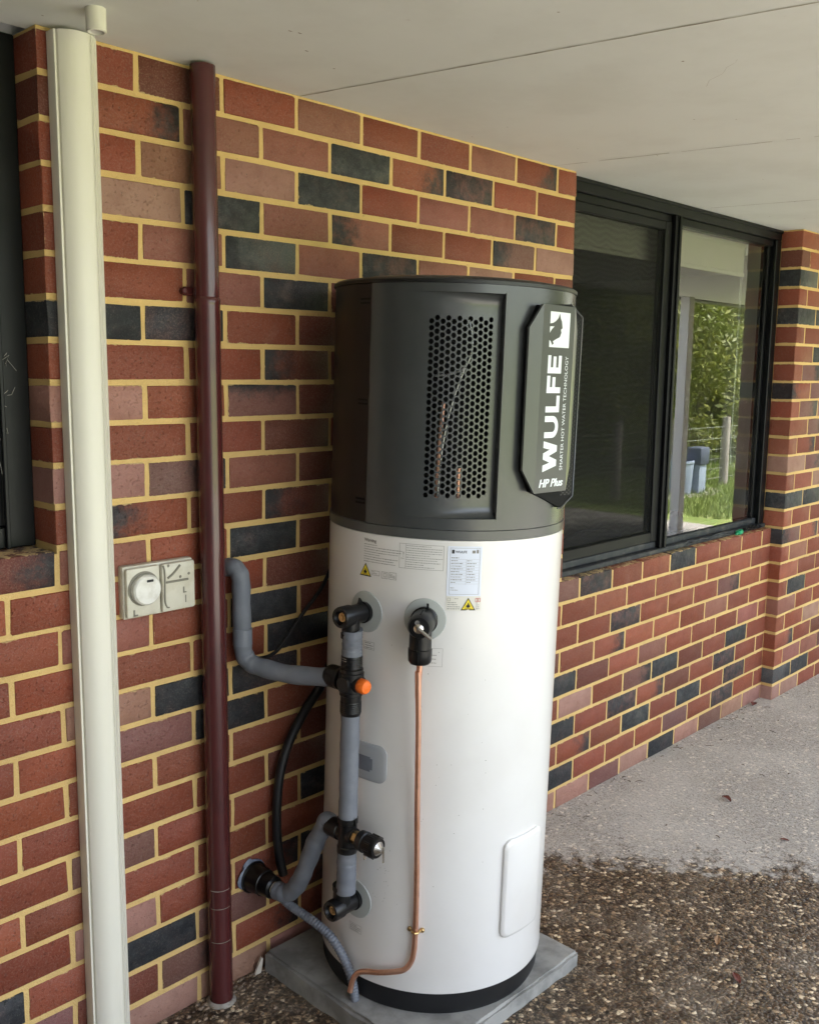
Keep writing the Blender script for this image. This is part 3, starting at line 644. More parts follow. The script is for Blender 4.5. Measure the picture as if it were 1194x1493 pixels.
part(ht, 'inner_wire', join(tube(spline([W(-131, RT-.045, 1.80), W(-129, RT-.04, 1.74), W(-132, RT-.04, 1.69), W(-139, RT-.045, 1.67), W(-147, RT-.045, 1.665)], 6), .0022, 8),
     tube(spline([W(-132, RT-.05, 1.69), W(-138, RT-.05, 1.60), W(-142, RT-.05, 1.50), W(-144, RT-.05, 1.37)], 6), .0025, 8)), M['wire'])
part(ht, 'inner_pipe', join(tube(spline([W(-143, RT-.075, 1.60), W(-144, RT-.06, 1.5), W(-145, RT-.06, 1.36)], 6), .006, 10), cyl(W(-133, RT-.06, 1.36), W(-133, RT-.06, 1.44), .006)), M['copper'])
# fan outlet facing away from the wall
GO = [(-.058, 1.388), (.075, 1.338), (.124, 1.366), (.124, 1.822), (.07, 1.852), (-.058, 1.842), (-.087, 1.789), (-.087, 1.443)]
fg = part(ht, 'fan_guard', prism(GO, lambda a, b: (a, -.3235, b), lambda a, b: (a, -.285, b)), M['blackm'], False)
rim = [(a, b) for a, b in GO[1:5]]
part(fg, 'guard_rim', tube([(.06, -.3245, 1.338)]+[(a, -.3245, b) for a, b in rim], .0022, 6), M['plate'])
V, F = [], []
for i in range(6):
    for j in range(44):
        x, z = .072+.0085*i, 1.372+.0102*j+(.005 if i % 2 else 0); o = len(V); V += [(x-.003, -.3247, z-.0016), (x+.003, -.3247, z-.0016), (x+.003, -.3247, z+.0016), (x-.003, -.3247, z+.0016)]; F.append((o, o+1, o+2, o+3))
mo = part(fg, 'guard_mesh', (V, F), M['char'], False); mo['kind'] = 'stuff'
def plate_pt(x, z): 
    ax = abs(x); return (x, -.3415 if ax <= .0661 else -.3415+(ax-.066)*.42, z)
PX = [(-.100, 1.444, 1.786), (-.068, 1.388, 1.842), (-.0655, 1.386, 1.844), (.0655, 1.386, 1.844), (.068, 1.388, 1.842), (.100, 1.444, 1.786)]
V, F = [], []
for x, za, zb_ in PX: V += [plate_pt(x, za), plate_pt(x, zb_)]
for i in range(5): F.append((2*i, 2*i+2, 2*i+3, 2*i+1))
o_ = len(V); V += [(x, y+.006, z) for x, y, z in V[:]]
F += [tuple(i+o_ for i in f) for f in F[:]]
out = [0, 2, 4, 6, 8, 10, 11, 9, 7, 5, 3, 1]
F += [(out[i], out[(i+1) % 12], out[(i+1) % 12]+o_, out[i]+o_) for i in range(12)]
fp = part(ht, 'fan_plate', (V, F), M['plate'], True, 12)
part(fp, 'stand_off', join(*[cyl((x, -.336, z), (x, -.30, z), .006) for x in (-.05, .05) for z in (1.42, 1.81)]), M['black'])
YP = -.3419
pm = lambda x, z, d=0.: (x, YP-d, z)
def poly(pts): return [pm(a, b) for a, b in pts], [tuple(range(len(pts)))]
# lettering runs upwards: s along z, t from the left (cap line) to the right (base line)
def up(pts, z0, xt, hh): return poly([(xt+hh*(1-b), z0+a) for a, b in pts])
def strokes(z0, wd, hh, xt, rects): return join(*[up([(a, c), (b, c), (b, d), (a, d)], z0, xt, hh) for a, b, c, d in rects])
xt, hh = -.039, .057
wW = .078
Wg = join(*[up(q, 1.438, xt, hh) for q in (
    [(0, 1), (.0165, 1), (.0285, .0), (.0135, 0)], [(.0135, 0), (.0285, 0), (.0465, 1), (.0315, 1)],
    [(.0315, 1), (.0465, 1), (.0645, 0), (.0495, 0)], [(.0495, 0), (.0645, 0), (.0765, 1), (.060, 1)])])
Wg = ([(v[0], v[1]-.00002*(i//4), v[2]) for i, v in enumerate(Wg[0])], Wg[1])
ua = [(0, 1)]+[(.027-.027*math.cos(R_(a)), .42-.42*math.sin(R_(a))) for a in range(0, 181, 15)]+[(.054, 1), (.0395, 1)]+[(.027+.0125*math.cos(R_(a)), .42-.19*math.sin(R_(a))) for a in range(0, 181, 15)]+[(.0145, 1)]
Ug = up(ua, 1.522, xt, hh)
Lg = strokes(1.585, 0, hh, xt, [(0, .0145, 0, 1), (.0145, .041, 0, .235)])
Fg = strokes(1.632, 0, hh, xt, [(0, .0145, 0, 1), (.0145, .042, .765, 1), (.0145, .039, .385, .61)])
Eg = strokes(1.680, 0, hh, xt, [(0, .0145, 0, 1), (.0145, .0435, .775, 1), (.0145, .041, .39, .61), (.0145, .0435, 0, .225)])
part(fp, 'brand_lettering', join(Wg, Ug, Lg, Fg, Eg), M['print'], False)
tg = text('SMARTER HOT WATER TECHNOLOGY', .0172); wd = max(v[0] for v in tg[0]); k = .284/wd
part(fp, 'tagline_lettering', ([pm(.0455-v[1]*1.0, 1.4385+v[0]*k) for v in tg[0]], tg[1]), M['print'], False)
tg = text('HP Plus', .030, .0004, .25); x0 = min(v[0] for v in tg[0]); wd = max(v[0] for v in tg[0])-x0; k = .100/wd
part(fp, 'model_lettering', join(*[([pm(-.050+(v[0]-x0)*k+dx_, 1.400+v[1]*.95, dx_*.05) for v in tg[0]], tg[1]) for dx_ in (0, .0010, .0020)]), M['print'], False)
# emblem: pale square with a dark wolf-like profile biting into its left side
lg = part(fp, 'emblem_square', poly([(-.038, 1.743), (.045, 1.743), (.045, 1.828), (-.038, 1.828)]), M['print'], False)
wolf = [(-.039, 1.760), (-.033, 1.757), (-.026, 1.748), (-.020, 1.752), (-.024, 1.757), (-.010, 1.763), (.004, 1.768), (.010, 1.779), (.007, 1.786), (.014, 1.790), (.010, 1.806), (.004, 1.813), (.000, 1.825), (-.006, 1.813), (-.015, 1.806), (-.026, 1.801), (-.039, 1.799), (-.039, 1.792), (-.020, 1.793), (-.030, 1.786), (-.039, 1.776)]
part(lg, 'emblem_profile', ([(a, YP-.0003, b) for a, b in wolf], [tuple(range(len(wolf)))]), M['plate'], False)
# access panel low on the tank
def raised(poly_in, poly_out, hgt, f):
    n = len(poly_out); ctr = (sum(p[0] for p in poly_in)/n, sum(p[1] for p in poly_in)/n)
    V = [f(u, v, -.001) for u, v in poly_out]+[f(u, v, hgt*.7) for u, v in poly_out]+[f(u+(ctr[0]-u)*.02, v+(ctr[1]-v)*.02, hgt) for u, v in poly_in]
    F = []
    for l in range(2): F += [(l*n+i, l*n+(i+1) % n, (l+1)*n+(i+1) % n, (l+1)*n+i) for i in range(n)]
    # fill as curved strips
    return V, F
def panel(th0, th1, z0, z1, rc, hgt):
    f = cyl_map(th0, z0, 0); wu, wv = R_(th1-th0)*RT, z1-z0
    V, F = [], []; nu = 26
    def vr(u, ins):                     # vertical extent of the rounded rectangle at u
        u_ = min(u-ins, wu-ins-u); r = rc-ins*.3
        dv = r-math.sqrt(max(0, r*r-(r-u_)**2)) if u_ < r else 0
        return ins+dv, wv-ins-dv
    us = [wu*(.5-.5*math.cos(math.pi*i/nu)) for i in range(nu+1)]
    for ins, d in ((0, -.001), (0, hgt*.55), (.005, hgt*.9), (.010, hgt)):
        for u in us:
            u2 = ins+(wu-2*ins)*u/wu; a, b = vr(u2, ins); V += [f(u2, a, d), f(u2, b, d)]
    n = 2*(nu+1)
    for l in range(3):
        for i in range(nu):
            for s in (0, 1): F.append((l*n+2*i+s, l*n+2*i+2+s, (l+1)*n+2*i+2+s, (l+1)*n+2*i+s))
        F += [(l*n, l*n+1, (l+1)*n+1, (l+1)*n), (l*n+2*nu, l*n+2*nu+1, (l+1)*n+2*nu+1, (l+1)*n+2*nu)]
    for i in range(nu): F.append((3*n+2*i, 3*n+2*i+2, 3*n+2*i+3, 3*n+2*i+1))
    return V, F
part(ht, 'access_panel', panel(-103.8, -76.0, .195, .470, .024, .013), M['white'], True, 28)
# grey cable inlet cover
part(ht, 'inlet_cover', panel(-183, -162.0, .622, .722, .024, .006), M['inlet'], True, 50)
part(ht, 'inlet_recess', join(wrap(quad(-.06, .010, .026, .066, 10), -172.2, .622, .0066), wrap(quad(.010, .017, .032, .062, 2), -172.2, .622, .0066)), M['pvc'], False)
part(ht, 'inlet_bar', join(wrap(quad(-.06, .008, .054, .066, 10), -172.2, .622, .0072), wrap(quad(.006, .017, .032, .054, 2), -172.2, .622, .0072)), M['lag'], False)
# escutcheons
def disc(th, z, r):
    V, F = [], []; n = 40; f = cyl_map(th, z)
    for rr2, d in ((r, .0004), (r*.97, .0028), (r*.6, .0034), (.02, .0036)):
        for k in range(n): V.append(f(rr2*math.cos(2*math.pi*k/n), rr2*math.sin(2*math.pi*k/n), d))
    for l in range(3): F += [(l*n+k, l*n+(k+1) % n, (l+1)*n+(k+1) % n, (l+1)*n+k) for k in range(n)]
    F.append(tuple(3*n+k for k in range(n))); return V, F
TH1, TH2, TH3 = -176.3, -146.4, -177.6
for th, z in ((TH1, 1.066), (TH2, 1.069), (TH3, .281)): part(ht, 'escutcheon', disc(th, z, .0535), M['disc'], True, 40)
# printed notices (flat print wrapped on the enamel)
def lines(u0, u1, v1, n, dv, seed, hgt=.0016):
    r2 = random.Random(seed); gs = []
    for i in range(n):
        u = u0; end = u0+(u1-u0)*(r2.uniform(.75, 1) if i % 4 else r2.uniform(.3, .7))
        while u < end:
            l = r2.uniform(.002, .007); gs.append(quad(u, min(u+l, end), v1-i*dv-hgt*r2.uniform(.7, 1.1), v1-i*dv, 1)); u += l+.0012
    return join(*gs)
def frame_lines(u0, u1, v0, v1, t=.0008): return join(quad(u0, u1, v0, v0+t), quad(u0, u1, v1-t, v1), quad(u0, u0+t, v0, v1, 1), quad(u1-t, u1, v0, v1, 1))
def tri(u, v, s, k=1.): 
    return [(u-s*.58*k, v, 0), (u+s*.58*k, v, 0), (u, v+s*k, 0)], [(0, 1, 2)]
def flame(u, v, s): 
    P = [(0, 0), (.22, .04), (.32, .25), (.22, .42), (.2, .3), (.1, .62), (-.02, .8), (-.05, .5), (-.16, .34), (-.18, .46), (-.3, .25), (-.22, .05)]
    return [(u+a*s, v+b*s, 0) for a, b in P], [tuple(range(len(P)))]
nz_ = -178.2
t = text('Warning', .011, .0004)
part(ht, 'warning_print', join(wrap(t, nz_, 1.2475, .0006), wrap(lines(0, .116, 1.241-1.19, 8, .0062, 1), nz_, 1.19, .0006)), M['grey_print'], False)
part(ht, 'caution_print', join(wrap(join(frame_lines(0, .112, 0, .062), lines(.018, .110, .058, 10, .0058, 2, .0014), quad(.0165, .0172, 0, .062, 1), frame_lines(.004, .013, .024, .025)), -159.2, 1.193, .0006),
     wrap(text('!', .018), -157.7, 1.222, .0006)), M['grey_print'], False)
for th, z, s, nm in ((-177.0, 1.158, .034, 'flammable_sign'), (-127.5, 1.0955, .032, 'flammable_sign')):
    sg = part(ht, nm, wrap(tri(0, 0, s), th, z, .0012), M['ink'], False)
    part(sg, 'yellow_field', wrap(tri(0, s*.09, s, .80), th, z, .0016), M['yellow'], False)
    part(sg, 'flame_mark', join(wrap(flame(0, s*.22, s*.52), th, z, .0020), wrap(quad(-s*.24, s*.24, s*.15, s*.18, 1), th, z, .0020)), M['ink'], False)
part(ht, 'manual_icons', wrap(join(frame_lines(0, .026, .008, .020), lines(.003, .024, .017, 2, .004, 3), frame_lines(.032, .050, .004, .021), frame_lines(.038, .046, .008, .018), frame_lines(.054, .074, .004, .022), lines(.056, .073, .018, 3, .004, 4)), -173.6, 1.156, .0006), M['grey_print'], False)
lb = part(ht, 'data_label', wrap(quad(0, .0855, 0, .124, 14), -137.4, 1.1315, .0009), M['label'], False)
r2 = random.Random(9)
rows = [quad(.008, .078, .0915-i*.0068, .0918-i*.0068, 6) for i in range(10)]
part(lb, 'table_print', wrap(join(frame_lines(.006, .080, .004, .120, .0006), quad(.046, .0464, .028, .092, 1), *rows, lines(.009, .044, .0965, 1, .0068, 10, .0022), lines(.009, .042, .0893, 9, .0068, 11, .0018), lines(.048, .072, .0893, 9, .0068, 12, .0018), lines(.009, .032, .021, 2, .0055, 13, .0016), quad(.060, .068, .107, .114, 1), quad(.071, .076, .107, .116, 1)), -137.4, 1.1315, .0014), M['grey_print'], False)
t = text('WULFE', .0085, .0001)
part(lb, 'brand_print', join(wrap(quad(.010, .0165, .106, .1155, 1), -137.4, 1.1315, .0015), wrap(([(v[0]*1.05+.0185, v[1]+.1075, 0) for v in t[0]], t[1]), -137.4, 1.1315, .0015)), M['ink'], False)
l2 = part(ht, 'refrigerant_label', wrap(quad(0, .0875, 0, .0345, 14), -137.3, 1.0945, .0007), M['label2'], False)
part(l2, 'label_print', wrap(join(lines(.003, .034, .021, 4, .0052, 15), frame_lines(.003, .010, .024, .032), lines(.020, .040, .031, 1, .005, 16), lines(.074, .084, .020, 4, .0048, 18)), -137.3, 1.0945, .0012), M['grey_print'], False)
part(l2, 'red_mark', wrap(join(*[frame_lines(.072+.007*i, .078+.007*i, .022, .032, .0012) for i in range(2)]), -137.3, 1.0945, .0012), M['redink'], False)
part(ht, 'connection_label', wrap(join(frame_lines(0, .034, 0, .020), lines(.004, .031, .017, 3, .006, 20, .0022)), -176.8, .970, .0006), M['grey_print'], False)
part(ht, 'connection_label', wrap(join(frame_lines(0, .080, 0, .047, .0006), lines(.003, .076, .040, 4, .010, 21, .0020)), -152.3, .950, .0006), M['grey_print'], False)
part(ht, 'connection_label', wrap(join(frame_lines(0, .044, 0, .022, .0006), lines(.003, .040, .018, 4, .0048, 22, .0018)), 178.6, .185, .0006), M['grey_print'], False)
sc = []
for _ in range(26):
    th, z = rnd.uniform(-165, -110), rnd.uniform(.3, 1.0); s = rnd.uniform(.0006, .0016); sc.append(wrap(quad(0, s*rnd.uniform(1, 2), 0, s, 1), th, z, .0004))
for _ in range(22):
    th, z = rnd.uniform(-168, -158), rnd.uniform(.30, .46); s = rnd.uniform(.0006, .0016); sc.append(wrap(quad(0, s, 0, s*1.4, 1), th, z, .0004))
so = part(ht, 'dirt_specks', join(*sc), M['grime'], False); so['kind'] = 'stuff'

# ------------------------------------------------------------------ plumbing on the tank (tank frame)
RC = .372; THC = -175.4
rad3 = lambda th: Vector((math.cos(R_(th)), math.sin(R_(th)), 0))
Yv = Vector((0, 1, 0)); Zv = Vector((0, 0, 1))
def rings(a, d, L, r, n, amp=.0015):    # ribbed body
    pr = []
    for i in range(n*4+1):
        pr.append((L*i/(n*4), r+(amp if i % 4 in (1, 2) else 0)))
    return lathe(a, d, pr, 24)
pw = thing('valve_assembly', 'black fittings and grey lagged riser on the left side of the tank', 'pipework', W(THC, RC, .28), F_H)
c0 = lambda z, dr=0.: Vector(W(THC, RC+dr, z))
def tee(zz, th, down):
    d = rad3(th); p = Vector(W(th, RT+.001, zz)); e = c0(zz)
    L = .094
    g = join(lathe(p, d, [(0, .026), (.012, .028), (.014, .0245), (.058, .0245), (.060, .0275), (L-.006, .0275), (L, .0255), (L, .0185), (L-.014, .0125)], 28, True, False),
             cyl(p+d*.053+Zv*(.0 if down < 0 else 0), p+d*.053+Zv*down, .0235, .0225, 24), lathe(p+d*.053+Zv*(down-.004*np.sign(down)), Zv*float(np.sign(down)), [(0, .025), (.012, .025)], 24))
    V, F = g; 
    tab = prism([(0, .020), (.016, .024), (.012, .040), (.004, .030)], lambda a, b: tuple(p+d*(.012+a)+Zv*b+d.cross(Zv)*.003), lambda a, b: tuple(p+d*(.012+a)+Zv*b-d.cross(Zv)*.003))
    return join(g, tab), p+d*(L-.013), d
g, pp, dd = tee(1.066, TH1, -.05); te = part(pw, 'tee', g, M['black']); part(te, 'brass_plug', join(lathe(pp, dd, [(0, .0118), (.005, .0115)], 24), lathe(pp+dd*.005, dd, [(0, .007), (.003, .006)], 6)), M['brass'])
g, pp, dd = tee(.281, TH3, .052); te = part(pw, 'elbow', g, M['black']); part(te, 'brass_plug', join(lathe(pp, dd, [(0, .0118), (.005, .0115)], 24), lathe(pp+dd*.005, dd, [(0, .007), (.003, .006)], 6)), M['brass'])
def lag(z0, z1, r=.0245, wob=.0005):
    pts = [c0(z0+(z1-z0)*i/24)+Vector((rnd.uniform(-wob, wob), rnd.uniform(-wob, wob), 0)) for i in range(25)]
    return tube(pts, lambda t: r+.0005*math.sin(t*19)+.0003*math.sin(t*47), 24)
part(pw, 'pipe_lagging', lag(.965, 1.030, .0258), M['lag'])
part(pw, 'pipe_lagging', lag(.528, .812, .0245), M['lag'])
part(pw, 'pipe_lagging', lag(.325, .440, .0255), M['lag'])
mv = part(pw, 'mixing_valve', join(lathe(c0(.808), (0, 0, 1), [(0, .0245), (.004, .0265), (.052, .0265), (.054, .0295), (.062, .0295), (.064, .032), (.112, .032), (.114, .0295), (.122, .0295), (.124, .0265), (.156, .0265), (.160, .0245)], 28),
     lathe(c0(.893), Yv, [(0, .022), (.030, .022), (.032, .029), (.038, .029), (.040, .0285), (.078, .0285), (.082, .026)], 28), lathe(c0(.893), -Yv, [(0, .022), (.034, .022)], 24),
     lathe(c0(.893), rad3(THC), [(0, .022), (.031, .022), (.034, .019)], 24), rings(c0(.933), Zv, .03, .0268, 6, .0007), rings(c0(.816), Zv, .03, .0268, 6, .0007), rings(c0(.893)+Yv*.045, Yv, .028, .0287, 5, .0007)), M['black'])
part(mv, 'orange_cap', lathe(c0(.893), -Yv, [(.030, .0165), (.034, .0185), (.050, .0185), (.056, .0155), (.058, .0)], 28), M['orange'])
part(mv, 'moulded_mark', join(*[box(*(c0(.953+.004*k).x-.0275, c0(0).x-.0268), c0(0).y-.008, c0(0).y+.010, .953+.006*k, .9545+.006*k) for k in range(2)]), M['grey_print'], False)
# lower tee: branch to the wall side and a relief valve on the near side
zt = .488
lt = part(pw, 'tee', join(lathe(c0(zt-.048), (0, 0, 1), [(0, .0265), (.016, .0265), (.018, .0245), (.078, .0245), (.080, .0265), (.094, .0265)], 28), lathe(c0(zt), Yv, [(0, .023), (.022, .023), (.024, .0265), (.064, .0265), (.067, .024)], 28),
     lathe(c0(zt), -Yv, [(0, .022), (.026, .022)], 24), prism([(0, .030), (.012, .03), (.010, .052), (.004, .044)], lambda a, b: tuple(c0(zt+b)+Vector((-.002, -.026-a*.4, 0))), lambda a, b: tuple(c0(zt+b)+Vector((.003, -.026-a*.4, 0))))), M['black'])
rv = thing('relief_valve', 'black relief valve with steel lever key low on the riser', 'valve', tuple(c0(zt)-Yv*.03), F_H)
dv = (-Yv+Vector((.06, 0, -.03))).normalized(); p0 = c0(zt)-Yv*.026
part(rv, 'collar', join(lathe(p0, dv, [(0, .017), (.010, .017)], 6), lathe(p0+dv*.010, dv, [(0, .0155), (.010, .0155)], 20)), M['brass'])
part(rv, 'body', join(lathe(p0, dv, [(.018, .020), (.022, .026), (.040, .027), (.042, .0235), (.052, .0235), (.054, .0275), (.078, .0275), (.083, .025), (.083, .018)], 28), *[lathe(p0+dv*(.056)+Vector((math.cos(a), 0, math.sin(a)))*.0275, dv, [(0, .003), (.020, .003)], 6) for a in [i*.628 for i in range(10)]]), M['black'])
part(rv, 'bonnet', lathe(p0+dv*.080, dv, [(0, .018), (.004, .018), (.010, .012), (.016, .008), (.017, 0.0005)], 20), M['steel'])
part(rv, 'lever', join(mapg(box(-.003, .003, -.002, .002, -.034, .008, .001), lambda x, y, z: tuple(p0+dv*.097+Vector((x+.004, y, z)))), mapg(box(-.004, .004, -.002, .004, -.016, .0, .001), lambda x, y, z: tuple(p0+dv*.045+Vector((x-.006, y, z-.026))))), M['steel'])
# upper pressure valve in its split black jacket
uv_ = thing('pressure_valve', 'black jacketed pressure valve with steel lever facing the camera on the tank', 'valve', W(TH2, RT, 1.069), F_H)
d2 = rad3(TH2); q0 = Vector(W(TH2, RT+.001, 1.069)); s2 = d2.cross(Zv)
part(uv_, 'jacket', join(lathe(q0, d2, [(0, .033), (.014, .034), (.016, .031), (.050, .031), (.075, .030), (.086, .025), (.087, .016)], 28), lathe(q0+d2*.058+Zv*.0, -Zv, [(0, .027), (.056, .0275), (.058, .0295), (.070, .0295), (.088, .0285), (.094, .024)], 28),
     prism([(0, .028), (.012, .032), (.010, .045), (.004, .038)], lambda a, b: tuple(q0+d2*(.008+a)+Zv*b-s2*.006), lambda a, b: tuple(q0+d2*(.008+a)+Zv*b-s2*.011))), M['black'])
part(uv_, 'jacket_seam', join(tube([q0+d2*(.0865)+Zv*.020, q0+d2*.088-Zv*.022], .0012, 6), tube([q0+d2*(.0865)-Zv*.03, q0+d2*.0885-Zv*.088], .0013, 6), tube([q0+d2*.032+Zv*.031, q0+d2*.074+Zv*.030], .0012, 6)), M['blackm'])
part(uv_, 'lever', join(lathe(q0+d2*.086, d2, [(0, .012), (.007, .012), (.010, .008), (.012, .001)], 16), lathe(q0+d2*.084+Zv*.014-s2*-.004, d2, [(0, .007), (.008, .006)], 12),
     tube([q0+d2*.097-Zv*.0+s2*-.002, q0+d2*.100-Zv*.012+s2*-.020, q0+d2*.101-Zv*.021+s2*-.034], .0042, 8)), M['steel'])
# copper relief drain
cp = [W(TH2, RT+.059, .985), W(TH2, RT+.058, .96), W(-146.6, RT+.055, .90), W(-146.3, RT+.045, .80), W(-146, RT+.030, .60), W(-145.4, RT+.016, .40), W(-145.2, RT+.011, .25), W(-145.6, RT+.011, .185), W(-146.8, RT+.012, .155), W(-149.5, RT+.015, .135), W(-154, RT+.018, .125), W(-161, RT+.022, .114), W(-167, RT+.026, .107), W(-170.5, RT+.032, .098), W(-172.2, RT+.040, .078), W(-172.8, RT+.046, .045)]
cpt = thing('copper_pipe', 'thin copper drain pipe running down the front of the tank', 'pipe', W(-145.2, RT+.011, .05), F_H)
part(cpt, 'pipe', tube(spline(cp, 7), .0072, 16), M['copper'])
part(cpt, 'coupling', lathe(W(-146.55, RT+.0545, .885), Vector(W(-146.6, RT+.055, .90))-Vector(W(-146.3, RT+.045, .80)), [(0, .0080), (.07, .0080)], 16), M['copper'])
part(cpt, 'saddle_clip', join(tube([Vector(W(-145.2+a, RT+.004+b, .243)) for a, b in ((-2.2, 0), (-1.7, .004), (-1.2, .013), (0, .0165), (1.2, .013), (1.7, .004), (2.2, 0))], .0035, 8)), M['brass'])
for a in (-2.9, 2.9): part(cpt, 'clip_screw', lathe(W(-145.2+a, RT, .243), rad3(-145.2+a), [(0, .0065), (.005, .006), (.007, .003)], 10), M['brass'])

# ------------------------------------------------------------------ pipes from the wall (world frame)
def HW(th, rad, z): return F_H @ Vector(W(th, rad, z))
inl = F_H @ (c0(.893)+Yv*.07)
gp = thing('grey_pipe', 'grey lagged pipe from the wall, elbowing across to the mixing valve', 'pipe', (.005, -.03, .95))
top = [(-.004, .004, 1.205), (-.002, -.022, 1.208), (.002, -.040, 1.195), (.004, -.046, 1.17)]
part(gp, 'vertical_run', tube(spline(top+[(.004, -.047, 1.10), (.006, -.047, 1.02)], 6), lambda t: .0245+.0008*math.sin(t*31), 24), M['lag'])
part(gp, 'tape_band', lathe((.006, -.047, 1.00), (0, 0, 1), [(0, .0265), (.045, .0262)], 24), M['pvc'])
run = [(.006, -.047, 1.01), (.008, -.050, .975), (.016, -.068, .952), (.028, -.10, .944), (.055, -.18, .938), tuple(Vector((.078, -.245, .937))*.5+inl*.5), tuple(inl)]
part(gp, 'horizontal_run', tube(spline(run, 7), lambda t: .0245+.0008*math.sin(t*37)+(.001 if .22 < t < .24 else 0), 24), M['lag'])
part(gp, 'lagging_joint', tube([Vector((.0135, -.063, .956))+Vector((.75*math.cos(a), .0, 0))*.0252+Vector((0, -.35, .9)).normalized()*.0252*math.sin(a) for a in [i*math.pi/12 for i in range(25)]], .0009, 5), M['blackm'])
# flange in the wall and lower lagged hose to the tee
fl = thing('wall_flange', 'black pipe collar sealed into the brick wall low behind the riser', 'flange', (.062, 0, .297))
part(fl, 'sealant', lump((.057, -.004, .302), (.044, .010, .047), 12, 14), M['disc'] if False else pbr('blue_grey_sealant', (.13, .16, .23), .5, col2=(.22, .25, .31), nscale=40))
part(fl, 'collar', lathe((.062, .002, .297), (.06, -1, -.02), [(0, .044), (.012, .046), (.014, .040), (.060, .037), (.062, .034), (.095, .031), (.100, .025)], 32), M['black'])
part(fl, 'pale_ring', lathe((.068, -.099, .295), (.06, -1, -.02), [(0, .020), (.012, .020)], 24), M['shard'])
tin = F_H @ (c0(zt)+Yv*.058)
lo = [(.068, -.105, .2945), (.070, -.128, .294), (.077, -.152, .302), (.082, -.178, .332), (.084, -.202, .375), (.086, -.226, .43), (.088, -.25, .485), (.090, -.272, .522), tuple(tin+Vector((0, .02, .006))), tuple(tin)]
single('lagged_hose', 'bent grey lagged hose from the wall collar up to the lower tee', 'hose', tube(spline(lo, 8), lambda t: .0245+.0008*math.sin(t*60)+.0008*math.sin(t*23), 22), M['lag'], (.07, -.13, .27))
# corrugated conduit down to the slab
cr = [(.070, -.128, .277), (.078, -.16, .262), (.088, -.20, .250), (.098, -.245, .236), (.108, -.285, .215), (.116, -.318, .18), (.121, -.343, .14), (.124, -.358, .10), (.126, -.364, .058)]
pth = spline(cr, 22)
single('corrugated_conduit', 'thin ribbed grey conduit drooping from the collar to the slab', 'conduit', tube(pth, lambda t: .0112+(.0016 if int(t*(len(pth)-1)+.5) % 4 < 2 else 0), 14), M['pvc'], (.124, -.36, .055), ang=80)
single('black_hose', 'thick black hose curving down the wall behind the riser', 'hose', tube(spline([(.40, -.012, .98), (.345, -.016, .86), (.300, -.022, .805), (.235, -.026, .745), (.175, -.030, .67), (.142, -.032, .59), (.128, -.034, .50), (.126, -.036, .42), (.130, -.040, .35), (.138, -.048, .29)], 8), .0135, 16), M['rubber'], (.13, -.03, .29))
single('black_cable', 'thin black cable looping from behind the tank to the grey pipe', 'cable', tube(spline([(.40, -.014, 1.22), (.345, -.02, 1.155), (.300, -.025, 1.10), (.232, -.03, 1.045), (.170, -.034, .985), (.125, -.036, .952), (.08, -.04, .946), (.045, -.044, .957), (.02, -.03, .99)], 8), .0055, 10), M['rubber'], (.1, -.04, .95))

# ------------------------------------------------------------------ small litter on the floor
def leafg(c, L, wd, rot, curl, seed):
    r2 = random.Random(seed); V, F = [], []; n = 7
    for i in range(n+1):
        t = i/n; w_ = wd*math.sin(math.pi*min(1, t*.96+.03))**.8; z = curl*math.sin(t*3.0)+.003
        for s in (-1, 0, 1):
            x, y = (t-.5)*L, s*w_; V.append((c[0]+x*math.cos(rot)-y*math.sin(rot), c[1]+x*math.sin(rot)+y*math.cos(rot), c[2]+z+abs(s)*curl*.6*r2.uniform(.6, 1.3)))
    for i in range(n):
        for s in (0, 1): F.append((3*i+s, 3*i+s+1, 3*i+s+4, 3*i+s+3))
    return V, F
for c, L, wd, rot, curl, m, lab in (((2.125, -.455, 0), .050, .014, 1.2, .008, 'leafr', 'small red-brown leaf upright on the pale dry floor'), ((1.155, -.895, 0), .052, .010, .4, .006, 'leaf', 'long tan leaf on the dark wet floor'),
        ((1.02, -1.02, 0), .05, .010, .8, .005, 'leafr', 'brown leaf on the wet floor near the bottom edge'), ((1.95, -.77, 0), .032, .009, 2.0, .003, 'leafr', 'tiny dark leaf by the edge of the wet patch at the right'),
        ((.30, -.70, .0), .05, .014, .5, .008, 'shard', 'pale leaf on the floor in front of the slab'), ((3.32, -.03, 0), .05, .016, .2, .008, 'leafr', 'dark leaf on the floor at the foot of the pier')):
    single('fallen_leaf', lab, 'leaf', leafg(c, L, wd, rot, curl, int(L*1000)), M[m], c)
single('broken_chip', 'pale broken chip leaning at the back corner of the slab', 'chip', prism([(0, 0), (.018, .002), (.024, .045), (.020, .05), (.014, .036)], lambda a, b: (.055+a, -.020-a*.3, b), lambda a, b: (.055+a, -.014-a*.3, b)), M['shard'], (.06, -.02, 0), smooth=False)
lt_ = []
for i in range(170):
    u = rnd.random(); x = rnd.uniform(-.15, .12) if u < .6 else rnd.uniform(-.5, .1); y = -abs(rnd.gauss(.03, .05))-.005
    if u > .85: x, y = rnd.uniform(-.1, .5), rnd.uniform(-.75, -.66)
    s = rnd.uniform(.002, .007); lt_.append(lump((x, y, s*.4), (s*1.3, s, s*.6), i, 4))
lo_ = struct('grit', join(*lt_), pbr('wall_foot_grit', (.30, .22, .15), .9, col2=(.08, .06, .045), nscale=140), True, 'stuff')

